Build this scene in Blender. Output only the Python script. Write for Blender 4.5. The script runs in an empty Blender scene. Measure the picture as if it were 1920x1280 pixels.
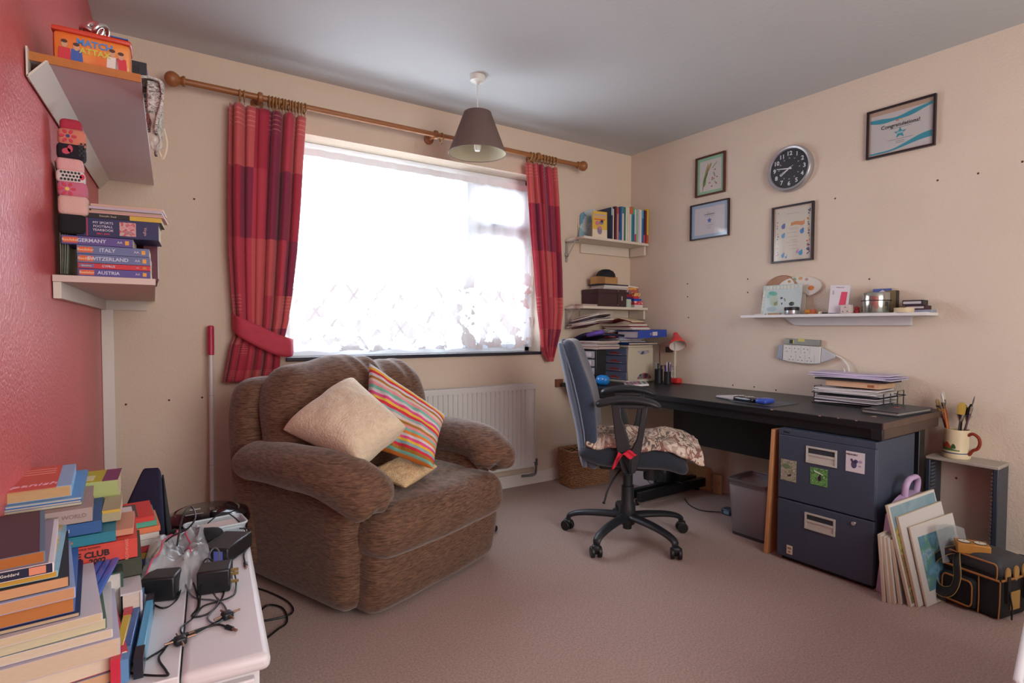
import bpy, bmesh, math, random
from mathutils import Vector, Matrix, Euler, noise
random.seed(7)
R_=math.radians
S=bpy.context.scene
COL=S.collection
# ------------------------------------------------------------ camera, sky, lights, exposure
F_PX,CX,CY,YAW,PITCH,ROLL=1040.,960.,650.8,R_(33.2),R_(2.0),R_(.2)
EYE=Vector((0,0,1.07))
_a=Vector((math.sin(YAW)*math.cos(PITCH),math.cos(YAW)*math.cos(PITCH),-math.sin(PITCH)))
_r0=Vector((math.cos(YAW),-math.sin(YAW),0)); _u0=_r0.cross(_a)
_r=_r0*math.cos(ROLL)+_u0*math.sin(ROLL); _u=_u0*math.cos(ROLL)-_r0*math.sin(ROLL)
cam=bpy.data.cameras.new('camera'); co=bpy.data.objects.new('camera',cam); COL.objects.link(co)
cam.sensor_width=36; cam.lens=F_PX/1920*36; cam.shift_y=(CY-640)/1920; cam.clip_start=.02
m=Matrix((( _r.x,_u.x,-_a.x,EYE.x),(_r.y,_u.y,-_a.y,EYE.y),(_r.z,_u.z,-_a.z,EYE.z),(0,0,0,1)))
co.matrix_world=m; S.camera=co
S.view_settings.view_transform='Standard'; S.view_settings.look='None'; S.view_settings.exposure=0.38; S.view_settings.gamma=1
S.view_settings.use_curve_mapping=False
D=3.093; CEIL=2.39
RC=Vector((3.108,D,0)); LC=Vector((-.179,D,0)); TR=R_(-1.7); TL=R_(1.6)
rs=-Vector((math.sin(TR),math.cos(TR),0)); rd=Vector((-math.cos(TR),math.sin(TR),0))
ls=-Vector((math.sin(TL),math.cos(TL),0)); ld=Vector((math.cos(TL),-math.sin(TL),0))
ZV=Vector((0,0,1))
def RW(s,d,z=0): return RC+rs*s+rd*d+ZV*z
def LW(s,d,z=0): return LC+ls*s+ld*d+ZV*z
ROTR=math.atan2(rs.y,rs.x)          # a thing on the right wall: local x along the wall towards the door, local -y into the room
ROTL=math.atan2(-ls.y,-ls.x)
def plane(px,py,p0,n):
    v=_a+_r*((px-CX)/F_PX)-_u*((py-CY)/F_PX); return EYE+v*((p0-EYE).dot(n)/v.dot(n))
def at_z(px,py,z): return plane(px,py,Vector((0,0,z)),ZV)
def at_b(px,py,d=0): return plane(px,py,Vector((0,D-d,0)),Vector((0,1,0)))
def at_r(px,py,d=0): return plane(px,py,RC+rd*d,rd)
def at_l(px,py,d=0): return plane(px,py,LC+ld*d,ld)
def at_y(px,py,y): return plane(px,py,Vector((0,y,0)),Vector((0,1,0)))
def sdz(p):
    q=p-RC; return q.dot(rs),q.dot(rd),p.z
W=bpy.data.worlds.new('sky'); S.world=W; W.use_nodes=True
nt=W.node_tree; bg=nt.nodes['Background']
tc=nt.nodes.new('ShaderNodeTexCoord'); sx=nt.nodes.new('ShaderNodeSeparateXYZ'); cr=nt.nodes.new('ShaderNodeValToRGB')
mp=nt.nodes.new('ShaderNodeMapRange'); mp.inputs[1].default_value=-1; mp.inputs[2].default_value=1
nt.links.new(tc.outputs['Generated'],sx.inputs[0]); nt.links.new(sx.outputs[2],mp.inputs[0]); nt.links.new(mp.outputs[0],cr.inputs[0]); nt.links.new(cr.outputs[0],bg.inputs[0])
e=cr.color_ramp.elements; e[0].position=.0; e[0].color=(.62,.66,.70,1); e[1].position=1; e[1].color=(.62,.78,1,1)
for p,c_ in ((.47,(.68,.74,.78,1)),(.53,(.85,.93,1,1))):
    q=cr.color_ramp.elements.new(p); q.color=c_
bg.inputs[1].default_value=9.5
def area(name,loc,rot,sx_,sy_,power,color=(1,1,1),portal=False,spread=None):
    l=bpy.data.lights.new(name,'AREA'); l.shape='RECTANGLE'; l.size=sx_; l.size_y=sy_; l.energy=power; l.color=color
    if portal: l.cycles.is_portal=True
    if spread: l.spread=spread
    o=bpy.data.objects.new(name,l); COL.objects.link(o); o.location=loc; o.rotation_euler=rot; return o
area('window_portal',(1.43,D+.26,1.5),(R_(-90),0,0),1.75,1.3,1,portal=True)
# soft fill light added behind the camera to lift the near side, no real lamp
area('fill_light',(1.2,-1.55,1.45),(R_(90),0,0),1.9,1.7,54,(1,.975,.94))
# ------------------------------------------------------------ helpers
def lin(c):
    if isinstance(c,str):
        c=c.lstrip('#'); c=tuple(int(c[i:i+2],16)/255 for i in (0,2,4))
        c=tuple(x/12.92 if x<=.04045 else ((x+.055)/1.055)**2.4 for x in c)
    return (c[0],c[1],c[2],1)
MATS={}
def mat(name,col,rough=.6,metal=0,var=0,vscale=30,bump=0,bscale=80,coat=0,sheen=0,alpha=1,stretch=None,trans=0,spec=None,coord='Object'):
    if name in MATS: return MATS[name]
    m=bpy.data.materials.new(name); m.use_nodes=True; n=m.node_tree; b=n.nodes['Principled BSDF']; L=n.links.new
    b.inputs['Base Color'].default_value=lin(col); b.inputs['Roughness'].default_value=rough; b.inputs['Metallic'].default_value=metal
    if spec is not None: b.inputs['Specular IOR Level'].default_value=spec
    if coat: b.inputs['Coat Weight'].default_value=coat
    if sheen: b.inputs['Sheen Weight'].default_value=sheen
    if alpha<1: b.inputs['Alpha'].default_value=alpha
    if trans: b.inputs['Transmission Weight'].default_value=trans
    t=n.nodes.new('ShaderNodeTexCoord'); src=t.outputs[coord]
    if stretch:
        mp=n.nodes.new('ShaderNodeMapping'); mp.inputs['Scale'].default_value=stretch; L(src,mp.inputs[0]); src=mp.outputs[0]
    if var:
        nz=n.nodes.new('ShaderNodeTexNoise'); nz.inputs['Scale'].default_value=vscale; nz.inputs['Detail'].default_value=4; L(src,nz.inputs[0])
        r=n.nodes.new('ShaderNodeMapRange'); r.inputs[1].default_value=.3; r.inputs[2].default_value=.7; r.inputs[3].default_value=1-var; r.inputs[4].default_value=1+var; L(nz.outputs[0],r.inputs[0])
        x=n.nodes.new('ShaderNodeVectorMath'); x.operation='SCALE'; x.inputs[0].default_value=lin(col)[:3]; L(r.outputs[0],x.inputs['Scale']); L(x.outputs[0],b.inputs['Base Color'])
    if bump:
        nz=n.nodes.new('ShaderNodeTexNoise'); nz.inputs['Scale'].default_value=bscale; nz.inputs['Detail'].default_value=3; L(src,nz.inputs[0])
        bp=n.nodes.new('ShaderNodeBump'); bp.inputs['Strength'].default_value=bump; bp.inputs['Distance'].default_value=.004; L(nz.outputs[0],bp.inputs['Height']); L(bp.outputs[0],b.inputs['Normal'])
    MATS[name]=m; return m
def ccol(c,rough=.55): return mat('paint_'+c.lstrip('#'),c,rough)
def blends(name,cols,scale=4,rough=.8,kind='noise',stretch=(1,1,1),bump=0,pos=None,const=True,detail=3,dist=0,coord='Object',rot=(0,0,0)):
    "a material that steps through several colours by a noise, wave, voronoi or checker field"
    m=bpy.data.materials.new(name); m.use_nodes=True; n=m.node_tree; b=n.nodes['Principled BSDF']; L=n.links.new; b.inputs['Roughness'].default_value=rough
    t=n.nodes.new('ShaderNodeTexCoord'); mp=n.nodes.new('ShaderNodeMapping'); mp.inputs['Scale'].default_value=stretch; mp.inputs['Rotation'].default_value=rot; L(t.outputs[coord],mp.inputs[0])
    if kind=='noise':
        f=n.nodes.new('ShaderNodeTexNoise'); f.inputs['Scale'].default_value=scale; f.inputs['Detail'].default_value=detail; f.inputs['Distortion'].default_value=dist; L(mp.outputs[0],f.inputs[0]); o=f.outputs[0]
        mr=n.nodes.new('ShaderNodeMapRange'); mr.inputs[1].default_value=.3; mr.inputs[2].default_value=.7; L(o,mr.inputs[0]); o=mr.outputs[0]
    elif kind=='wave':
        f=n.nodes.new('ShaderNodeTexWave'); f.wave_profile='SAW'; f.inputs['Scale'].default_value=scale; f.inputs['Distortion'].default_value=dist; L(mp.outputs[0],f.inputs[0]); o=f.outputs['Fac']
    elif kind=='voronoi':
        f=n.nodes.new('ShaderNodeTexVoronoi'); f.inputs['Scale'].default_value=scale; L(mp.outputs[0],f.inputs[0])
        s=n.nodes.new('ShaderNodeSeparateColor'); L(f.outputs['Color'],s.inputs[0]); o=s.outputs[0]
    elif kind=='patch':
        v=n.nodes.new('ShaderNodeVectorMath'); v.operation='FLOOR'; v2=n.nodes.new('ShaderNodeVectorMath'); v2.operation='SCALE'; v2.inputs['Scale'].default_value=scale
        L(mp.outputs[0],v2.inputs[0]); L(v2.outputs[0],v.inputs[0]); f=n.nodes.new('ShaderNodeTexWhiteNoise'); f.noise_dimensions='2D'; L(v.outputs[0],f.inputs[0]); o=f.outputs[0]
    cr=n.nodes.new('ShaderNodeValToRGB'); cr.color_ramp.interpolation='CONSTANT' if const else 'LINEAR'
    e=cr.color_ramp.elements; k=len(cols); P=pos or [i/k if const else i/(k-1) for i in range(k)]
    e[0].position=P[0]; e[0].color=lin(cols[0]); e[1].position=P[1]; e[1].color=lin(cols[1])
    for i in range(2,k): q=e.new(P[i]); q.color=lin(cols[i])
    L(o,cr.inputs[0]); L(cr.outputs[0],b.inputs['Base Color'])
    if bump:
        nz=n.nodes.new('ShaderNodeTexNoise'); nz.inputs['Scale'].default_value=120; L(t.outputs['Object'],nz.inputs[0])
        bp=n.nodes.new('ShaderNodeBump'); bp.inputs['Strength'].default_value=bump; bp.inputs['Distance'].default_value=.004; L(nz.outputs[0],bp.inputs['Height']); L(bp.outputs[0],b.inputs['Normal'])
    return m
def tag(o,label=None,cat=None,group=None,kind=None):
    if label: o['label']=label
    if cat: o['category']=cat
    if group: o['group']=group
    if kind: o['kind']=kind
    return o
def thing(name,label,cat,loc=(0,0,0),rotz=0,group=None,rot=None):
    o=bpy.data.objects.new(name,None); COL.objects.link(o); o.location=loc; o.rotation_euler=rot or (0,0,rotz); o.empty_display_size=.05
    return tag(o,label,cat,group)
class MB:
    def __init__(s): s.v=[];s.f=[];s.mi=[];s.m=0;s.uv={};s.X=None
    def add(s,vs,fs,uvs=None):
        k=len(s.v); s.v+= [(s.X@Vector(p)) if s.X else Vector(p) for p in vs]
        for i,f in enumerate(fs):
            if uvs: s.uv[len(s.f)]=[uvs[j] for j in f]
            s.f.append([k+j for j in f]); s.mi.append(s.m)
        return s
    def box(s,x0,x1,y0,y1,z0,z1):
        v=[(x,y,z) for x in (x0,x1) for y in (y0,y1) for z in (z0,z1)]
        return s.add(v,[(0,1,3,2),(4,6,7,5),(0,4,5,1),(2,3,7,6),(0,2,6,4),(1,5,7,3)])
    def prism(s,poly,y0,y1,axis='y'):
        n=len(poly)
        def P(a,b,t): return {'y':(a,t,b),'z':(a,b,t),'x':(t,a,b)}[axis]
        v=[P(a,b,y0) for a,b in poly]+[P(a,b,y1) for a,b in poly]
        return s.add(v,[list(range(n)),list(range(2*n-1,n-1,-1))]+[(i,i+n,(i+1)%n+n,(i+1)%n) for i in range(n)])
    def tube(s,pts,r,n=8,closed=False,cap=True,ell=None,up=ZV):
        pts=[Vector(p) for p in pts]; k=len(pts); rr=r if isinstance(r,(list,tuple)) else [r]*k
        ee=ell if isinstance(ell,(list,tuple)) else [ell or 1]*k
        v=[];N=None
        for i,p in enumerate(pts):
            t=(pts[(i+1)%k]-pts[i-1]) if closed else (pts[min(i+1,k-1)]-pts[max(i-1,0)])
            if t.length<1e-9: t=Vector((0,0,1))
            t.normalize()
            if N is None:
                N=up.cross(t)
                if N.length<1e-3: N=Vector((1,0,0)).cross(t)
            N=(N-t*N.dot(t)); N.normalize(); B=t.cross(N)
            for j in range(n):
                a=2*math.pi*j/n; v.append(p+(N*math.cos(a)+B*math.sin(a)*ee[i])*rr[i])
        f=[]
        for i in range(k if closed else k-1):
            q=(i+1)%k
            for j in range(n): f.append((i*n+j,i*n+(j+1)%n,q*n+(j+1)%n,q*n+j))
        if not closed and cap: f+=[list(range(n-1,-1,-1)),[ (k-1)*n+j for j in range(n)]]
        return s.add(v,f)
    def cyl(s,p0,p1,r0,r1=None,n=16): return s.tube([p0,p1],[r0,r0 if r1 is None else r1],n)
    def lathe(s,prof,n=24,c=(0,0,0),a0=0,a1=2*math.pi,caps=True):
        full=abs(a1-a0-2*math.pi)<1e-6; k=n if full else n+1; v=[];f=[]
        for r,z in prof:
            for j in range(k):
                a=a0+(a1-a0)*j/n; v.append((c[0]+r*math.cos(a),c[1]+r*math.sin(a),c[2]+z))
        for i in range(len(prof)-1):
            for j in range(n if full else n): 
                j2=(j+1)%k; f.append((i*k+j,i*k+j2,(i+1)*k+j2,(i+1)*k+j))
        if full and caps:
            if prof[0][0]>1e-5: f.append(list(range(k-1,-1,-1)))
            if prof[-1][0]>1e-5: f.append([(len(prof)-1)*k+j for j in range(k)])
        return s.add(v,f)
    def rbox(s,c,h,r,n=8,fn=None,e=1):
        r=min(r,*h); idx={};v=[];f=[]
        def vid(p):
            key=tuple(round(q*n) for q in p)
            if key not in idx:
                q=Vector([p[i]*h[i] for i in range(3)]); inn=Vector([max(-(h[i]-r),min(h[i]-r,q[i])) for i in range(3)])
                d=q-inn
                if d.length>1e-9:
                    # even spread of the rounding
                    d=Vector([math.copysign(abs(x)/r,x) for x in d]); d.normalize(); q=inn+d*r
                if fn: q=fn(q)
                idx[key]=len(v); v.append(q+Vector(c))
            return idx[key]
        g=[-1+2*i/n for i in range(n+1)]
        for ax in range(3):
            for sg in (-1,1):
                for i in range(n):
                    for j in range(n):
                        q=[]
                        for a,b in ((i,j),(i+1,j),(i+1,j+1),(i,j+1)):
                            p=[0,0,0]; p[ax]=sg; p[(ax+1)%3]=g[a]; p[(ax+2)%3]=g[b]; q.append(vid(p))
                        f.append(q if sg>0 else q[::-1])
        return s.add(v,f)
    def ball(s,c,r,n=12,m=8):
        if not isinstance(r,(tuple,list)): r=(r,r,r)
        v=[];f=[]
        for i in range(m+1):
            t=math.pi*i/m
            for j in range(n): a=2*math.pi*j/n; v.append((c[0]+r[0]*math.sin(t)*math.cos(a),c[1]+r[1]*math.sin(t)*math.sin(a),c[2]+r[2]*math.cos(t)))
        for i in range(m):
            for j in range(n): f.append((i*n+j,(i+1)*n+j,(i+1)*n+(j+1)%n,i*n+(j+1)%n))
        return s.add(v,f)
    def grid(s,fn,nu,nv,closed=False):
        v=[];uv=[];f=[]
        for i in range(nv+1):
            for j in range(nu+1): v.append(fn(j/nu,i/nv)); uv.append((j/nu,i/nv))
        for i in range(nv):
            for j in range(nu): a=i*(nu+1)+j; f.append((a,a+1,a+nu+2,a+nu+1))
        return s.add(v,f,uv)
    def build(s,name,m,parent=None,loc=None,rot=None,bevel=0,seg=2,smooth=True,solid=0,sub=0,label=None,ang=38,merge=False):
        me=bpy.data.meshes.new(name); me.from_pydata([tuple(p) for p in s.v],[],s.f)
        ms=m if isinstance(m,(list,tuple)) else [m]
        for q in ms: me.materials.append(q)
        if len(ms)>1: me.polygons.foreach_set('material_index',s.mi)
        if s.uv:
            u=me.uv_layers.new(name='UVMap')
            for p in me.polygons:
                if p.index in s.uv:
                    for li,c in zip(p.loop_indices,s.uv[p.index]): u.data[li].uv=c
        if merge:
            b=bmesh.new(); b.from_mesh(me); bmesh.ops.remove_doubles(b,verts=b.verts,dist=1e-5); b.to_mesh(me); b.free()
        if not s.uv or merge:
            b=bmesh.new(); b.from_mesh(me); bmesh.ops.recalc_face_normals(b,faces=b.faces); b.to_mesh(me); b.free()
        if smooth:
            me.polygons.foreach_set('use_smooth',[True]*len(me.polygons))
            if not sub: me.set_sharp_from_angle(angle=R_(ang))
        o=bpy.data.objects.new(name,me); COL.objects.link(o)
        if parent: o.parent=parent
        if loc is not None: o.location=loc
        if rot is not None: o.rotation_euler=rot
        if solid: q=o.modifiers.new('thick','SOLIDIFY'); q.thickness=solid; q.offset=0
        if bevel: q=o.modifiers.new('bevel','BEVEL'); q.width=bevel; q.segments=seg; q.limit_method='ANGLE'; q.angle_limit=R_(35)
        if sub: q=o.modifiers.new('sub','SUBSURF'); q.levels=sub; q.render_levels=sub
        if label: o['label']=label
        return o
def one(name,m,parent,x0,x1,y0,y1,z0,z1,**k): return MB().box(x0,x1,y0,y1,z0,z1).build(name,m,parent,**k)
def text(s,size,loc,m,parent,rot=(R_(90),0,0),align='CENTER',name='lettering',bold=0,sx=1,ext=.0004,shear=0):
    c=bpy.data.curves.new(name,'FONT'); c.body=s; c.size=size; c.align_x=align; c.align_y='CENTER'; c.extrude=ext; c.offset=bold*size; c.shear=shear
    c.resolution_u=2
    tmp=bpy.data.objects.new(name,c); me=bpy.data.meshes.new_from_object(tmp); bpy.data.objects.remove(tmp); me.materials.clear(); me.materials.append(m); bpy.data.curves.remove(c)
    o=bpy.data.objects.new(name,me); COL.objects.link(o); o.parent=parent; o.location=loc; o.rotation_euler=rot; o.scale=(sx,1,1); return o
def struct(name,mb,m,**k): o=mb.build(name,m,**k); o['kind']='structure'; return o
def smoothpath(pts,n=6):
    pts=[Vector(p) for p in pts]; out=[]
    for i in range(len(pts)-1):
        p0=pts[max(i-1,0)];p1=pts[i];p2=pts[i+1];p3=pts[min(i+2,len(pts)-1)]
        for k in range(n):
            t=k/n; out.append(.5*((2*p1)+(p2-p0)*t+(2*p0-5*p1+4*p2-p3)*t*t+(3*p1-p0-3*p2+p3)*t**3))
    return out+[pts[-1]]
def nz(p,s=1): return noise.noise(Vector(p)*s)
white=mat('white_gloss_paint','#e6e1da',.35)
whitep=mat('white_plastic','#dedcd6',.4)
blk=mat('black_plastic','#15171b',.45)
chrome=mat('chrome','#d8d8d8',.18,1)
paper=mat('paper_pages','#d9c3a4',.85,var=.08,vscale=60)
cable=mat('cable_black','#131316',.5)
# ------------------------------------------------------------ the room
wallm=mat('cream_textured_wallpaper','#d5c8b7',.75,var=.025,vscale=3,bump=.55,bscale=95)
wallb=mat('peach_textured_wallpaper','#d9c7b3',.75,var=.025,vscale=3,bump=.5,bscale=95)
pinkm=mat('coral_pink_wallpaper','#cf5c60',.36,var=.05,vscale=4,bump=.7,bscale=110)
ceilm=mat('ceiling_white','#c2c5c6',.85,var=.02,vscale=2,bump=.25,bscale=60)
carpet=mat('beige_carpet','#b0958a',.95,var=.24,vscale=150,bump=.9,bscale=420,sheen=.2)
YF=-1.75
def quad_wall(a,b,z0,z1,th,out):
    mb=MB(); o=Vector(out)*th
    mb.prism([(a.x,a.y),(b.x,b.y),(b.x+o.x,b.y+o.y),(a.x+o.x,a.y+o.y)],z0,z1,'z'); return mb
fr,fl=RW(4.85,0),LW(4.85,0)
struct('floor',MB().prism([(fl.x-.1,YF-.1),(fr.x+.1,YF-.1),(RC.x+.1,D+.3),(LC.x-.1,D+.3)],-.05,0,'z'),carpet,smooth=False)
struct('ceiling',MB().prism([(fl.x-.1,YF-.1),(fr.x+.1,YF-.1),(RC.x+.1,D+.3),(LC.x-.1,D+.3)],CEIL,CEIL+.05,'z'),ceilm,smooth=False)
struct('wall_right',quad_wall(RC,fr,0,CEIL,.12,-rd),wallm,smooth=False)
struct('wall_left',quad_wall(LC,fl,0,CEIL,.12,-ld),pinkm,smooth=False)
struct('wall_front',quad_wall(Vector((fl.x-.1,YF,0)),Vector((fr.x+.1,YF,0)),0,CEIL,.12,Vector((0,-1,0))),wallb,smooth=False)
WX0,WX1,WZ0,WZ1=.60,2.255,.905,2.095
mb=MB()
mb.box(LC.x-.1,WX0,D,D+.3,0,CEIL); mb.box(WX1,RC.x+.1,D,D+.3,0,CEIL); mb.box(WX0,WX1,D,D+.3,0,WZ0); mb.box(WX0,WX1,D,D+.3,WZ1,CEIL)
struct('wall_back',mb,wallb,smooth=False)
# coving-like roll where wallpaper meets the ceiling along the back wall
mb=MB(); mb.prism([(D,CEIL),(D,CEIL-.006),(D-.03,CEIL-.003),(D-.09,CEIL)],LC.x,RC.x,'x'); struct('trim_1',mb,ceilm)
struct('trim_2',MB().box(-.012,.034,-.012,0,0,1.19),white,loc=LW(0,0,0)+Vector((.012,-.004,0)),bevel=.003)
struct('baseboard_back',MB().box(LC.x,RC.x,D-.014,D,0,.085),white,bevel=.004)
struct('baseboard_right',MB().box(0,4.8,-.014,0,0,.085),white,loc=RC,rot=(0,0,ROTR),bevel=.004)
struct('baseboard_left',MB().box(-4.8,0,-.014,0,0,.085),white,loc=LC,rot=(0,0,ROTL),bevel=.004)
holem=mat('screw_hole','#5b3a2c',.9)
def hole(p,n,r=.005,par='wall_right'):
    o=MB().lathe([(0,0),(r*.5,.0012),(r,.0003)],8).build('screw_hole',holem); q=Vector(n).to_track_quat('Z','Y'); o.matrix_world=Matrix.Translation(p)@q.to_matrix().to_4x4()
    o.parent=bpy.data.objects[par]
for x,y in ((1289,532),(1289,556),(1291,595),(1402,523),(1402,548),(1566,372),(1758,338),(1834,325),(1917,303),(1374,722),(1414,725),(1455,731),(1793,896),(1630,523)): hole(at_r(x,y),rd)
for x,y in ((236,758),(317,750),(379,745),(364,373)): hole(at_b(x,y),(0,-1,0),par='wall_back')
# window ------------------------------------------------------
upvc=mat('window_frame_white','#e9edf0',.3)
glassm=bpy.data.materials.new('window_glass'); glassm.use_nodes=True
n=glassm.node_tree; n.nodes.clear(); o_=n.nodes.new('ShaderNodeOutputMaterial'); tr=n.nodes.new('ShaderNodeBsdfTransparent'); gl=n.nodes.new('ShaderNodeBsdfGlossy'); gl.inputs['Roughness'].default_value=.02; mx=n.nodes.new('ShaderNodeMixShader'); lw=n.nodes.new('ShaderNodeLayerWeight'); lw.inputs[0].default_value=.5; pw=n.nodes.new('ShaderNodeMath'); pw.operation='POWER'; pw.inputs[1].default_value=4; n.links.new(lw.outputs['Facing'],pw.inputs[0]); fz=n.nodes.new('ShaderNodeMath'); fz.operation='MULTIPLY_ADD'; fz.inputs[1].default_value=.5; fz.inputs[2].default_value=.03; n.links.new(pw.outputs[0],fz.inputs[0])
n.links.new(fz.outputs[0],mx.inputs[0]); n.links.new(tr.outputs[0],mx.inputs[1]); n.links.new(gl.outputs[0],mx.inputs[2]); n.links.new(mx.outputs[0],o_.inputs[0])
lead=mat('lead_strip','#8b9298',.5,.6)
FY=D+.13
FZ0,FZ1=.93,2.06
win=tag(bpy.data.objects.new('window_1',None),'white framed window with diamond leaded panes'); COL.objects.link(win); win['kind']='structure'
mb=MB()
for x0,x1,z0,z1 in ((WX0,WX1,FZ1-.045,WZ1),(WX0,WX1,WZ0,FZ0+.03),(WX0,WX0+.05,WZ0,WZ1),(WX1-.045,WX1,WZ0,WZ1),(1.715,1.765,FZ0,FZ1),(1.765,WX1-.045,1.70,1.745)): mb.box(x0,x1,FY,FY+.07,z0,z1)
mb.build('window_frame',upvc,win,bevel=.006)
def sash(x0,x1,z0,z1,nm='sash'):
    mb=MB(); t=.035
    mb.box(x0,x1,FY-.012,FY+.05,z0,z0+t).box(x0,x1,FY-.012,FY+.05,z1-t,z1).box(x0,x0+t,FY-.012,FY+.05,z0+t,z1-t).box(x1-t,x1,FY-.012,FY+.05,z0+t,z1-t)
    mb.build(nm,upvc,win,bevel=.004)
sash(1.768,WX1-.048,1.748,FZ1-.048); sash(1.768,WX1-.048,FZ0+.033,1.698)
def pane(x0,x1,z0,z1):
    g=one('pane',glassm,win,x0,x1,FY+.03,FY+.034,z0,z1,smooth=False)
    mb=MB(); sx_,sz_=.145,.20; w=.0035
    def clip(p,q):
        t0,t1=0,1; d=(q[0]-p[0],q[1]-p[1])
        for a,b in ((-d[0],p[0]-x0),(d[0],x1-p[0]),(-d[1],p[1]-z0),(d[1],z1-p[1])):
            if abs(a)<1e-9:
                if b<0: return None
            else:
                r=b/a
                if a<0: t0=max(t0,r)
                else: t1=min(t1,r)
        return None if t0>=t1 else ((p[0]+d[0]*t0,p[1]+d[1]*t0),(p[0]+d[0]*t1,p[1]+d[1]*t1))
    for i in range(-20,30):
        for sg in (1,-1):
            p=(x0+i*sx_,z0); q=(p[0]+sg*sx_*12,z0+sz_*12); c=clip(p,q)
            if c: mb.tube([(c[0][0],FY+.026,c[0][1]),(c[1][0],FY+.026,c[1][1])],w,4)
    mb.build('lead_lattice',lead,g)
pane(WX0+.05,1.715,FZ0+.03,FZ1-.045); pane(1.80,WX1-.083,1.783,FZ1-.083); pane(1.80,WX1-.083,FZ0+.068,1.663)
mb=MB(); mb.box(1.92,2.02,FY-.03,FY-.02,1.755,1.765).box(1.94,1.96,FY-.03,FY,1.752,1.768); mb.build('stay_bar',mat('handle_grey','#8d9297',.4,.5),win,bevel=.001)
mb=MB(); mb.box(2.175,2.195,FY-.04,FY-.012,1.3,1.33).box(2.178,2.192,FY-.045,FY-.035,1.22,1.33); mb.build('window_handle',whitep,win,bevel=.003)
one('window_sill',mat('dark_sill_tiles','#2c2a35',.25),win,WX0-.0,WX1,D-.018,D+.13,WZ0-.016,WZ0+.004,bevel=.003)
# net curtain
netm=bpy.data.materials.new('white_lace_net'); netm.use_nodes=True
n=netm.node_tree; n.nodes.clear(); L=n.links.new
out=n.nodes.new('ShaderNodeOutputMaterial'); tra=n.nodes.new('ShaderNodeBsdfTransparent'); trl=n.nodes.new('ShaderNodeBsdfTranslucent'); dif=n.nodes.new('ShaderNodeBsdfDiffuse'); m1=n.nodes.new('ShaderNodeMixShader'); m2=n.nodes.new('ShaderNodeMixShader')
trl.inputs[0].default_value=(.93,.95,1,1); dif.inputs[0].default_value=(.93,.95,1,1); m1.inputs[0].default_value=.35
tc=n.nodes.new('ShaderNodeTexCoord'); sp=n.nodes.new('ShaderNodeSeparateXYZ'); L(tc.outputs['UV'],sp.inputs[0])
mpp=n.nodes.new('ShaderNodeMapping'); mpp.inputs['Scale'].default_value=(14,9,1); L(tc.outputs['UV'],mpp.inputs[0])
vo=n.nodes.new('ShaderNodeTexVoronoi'); vo.feature='DISTANCE_TO_EDGE'; vo.inputs['Scale'].default_value=1.6; L(mpp.outputs[0],vo.inputs[0])
nz_=n.nodes.new('ShaderNodeTexNoise'); nz_.inputs['Scale'].default_value=1.2; nz_.inputs['Detail'].default_value=5; L(mpp.outputs[0],nz_.inputs[0])
g1=n.nodes.new('ShaderNodeMath'); g1.operation='GREATER_THAN'; g1.inputs[1].default_value=.53; L(nz_.outputs[0],g1.inputs[0])
zr=n.nodes.new('ShaderNodeMapRange'); zr.inputs[1].default_value=.30; zr.inputs[2].default_value=.66; L(sp.outputs[1],zr.inputs[0])
mu=n.nodes.new('ShaderNodeMath'); mu.operation='MULTIPLY'; L(g1.outputs[0],mu.inputs[0]); L(zr.outputs[0],mu.inputs[1])
tp=n.nodes.new('ShaderNodeMath'); tp.operation='LESS_THAN'; tp.inputs[1].default_value=.035; L(sp.outputs[1],tp.inputs[0])
ad=n.nodes.new('ShaderNodeMath'); ad.operation='MAXIMUM'; L(mu.outputs[0],ad.inputs[0]); L(tp.outputs[0],ad.inputs[1])
mr=n.nodes.new('ShaderNodeMapRange'); mr.inputs[3].default_value=.52; mr.inputs[4].default_value=.97; L(ad.outputs[0],mr.inputs[0]); mq=n.nodes.new('ShaderNodeMapRange'); mq.inputs[3].default_value=.3; mq.inputs[4].default_value=.97; L(ad.outputs[0],mq.inputs[0]); L(mq.outputs[0],m1.inputs[0])
L(trl.outputs[0],m1.inputs[1]); L(dif.outputs[0],m1.inputs[2]); L(mr.outputs[0],m2.inputs[0]); L(tra.outputs[0],m2.inputs[1]); L(m1.outputs[0],m2.inputs[2]); L(m2.outputs[0],out.inputs[0])
def netf(u,v):
    x=WX0+.01+u*(WX1-WX0-.02); fold=.010*math.sin(u*95+1.5*nz((u*9,0,0)))+.012*nz((u*22,v*2,3))
    z=FZ1-.012+(.925+.014*abs(math.sin(u*21))-(FZ1-.012))*v
    return (x,D+.085+fold*(.4+.6*v),z)
o=MB().grid(netf,260,24).build('net_curtain',netm); tag(o,'white lace net curtain hanging across the whole window','net curtain')
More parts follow.
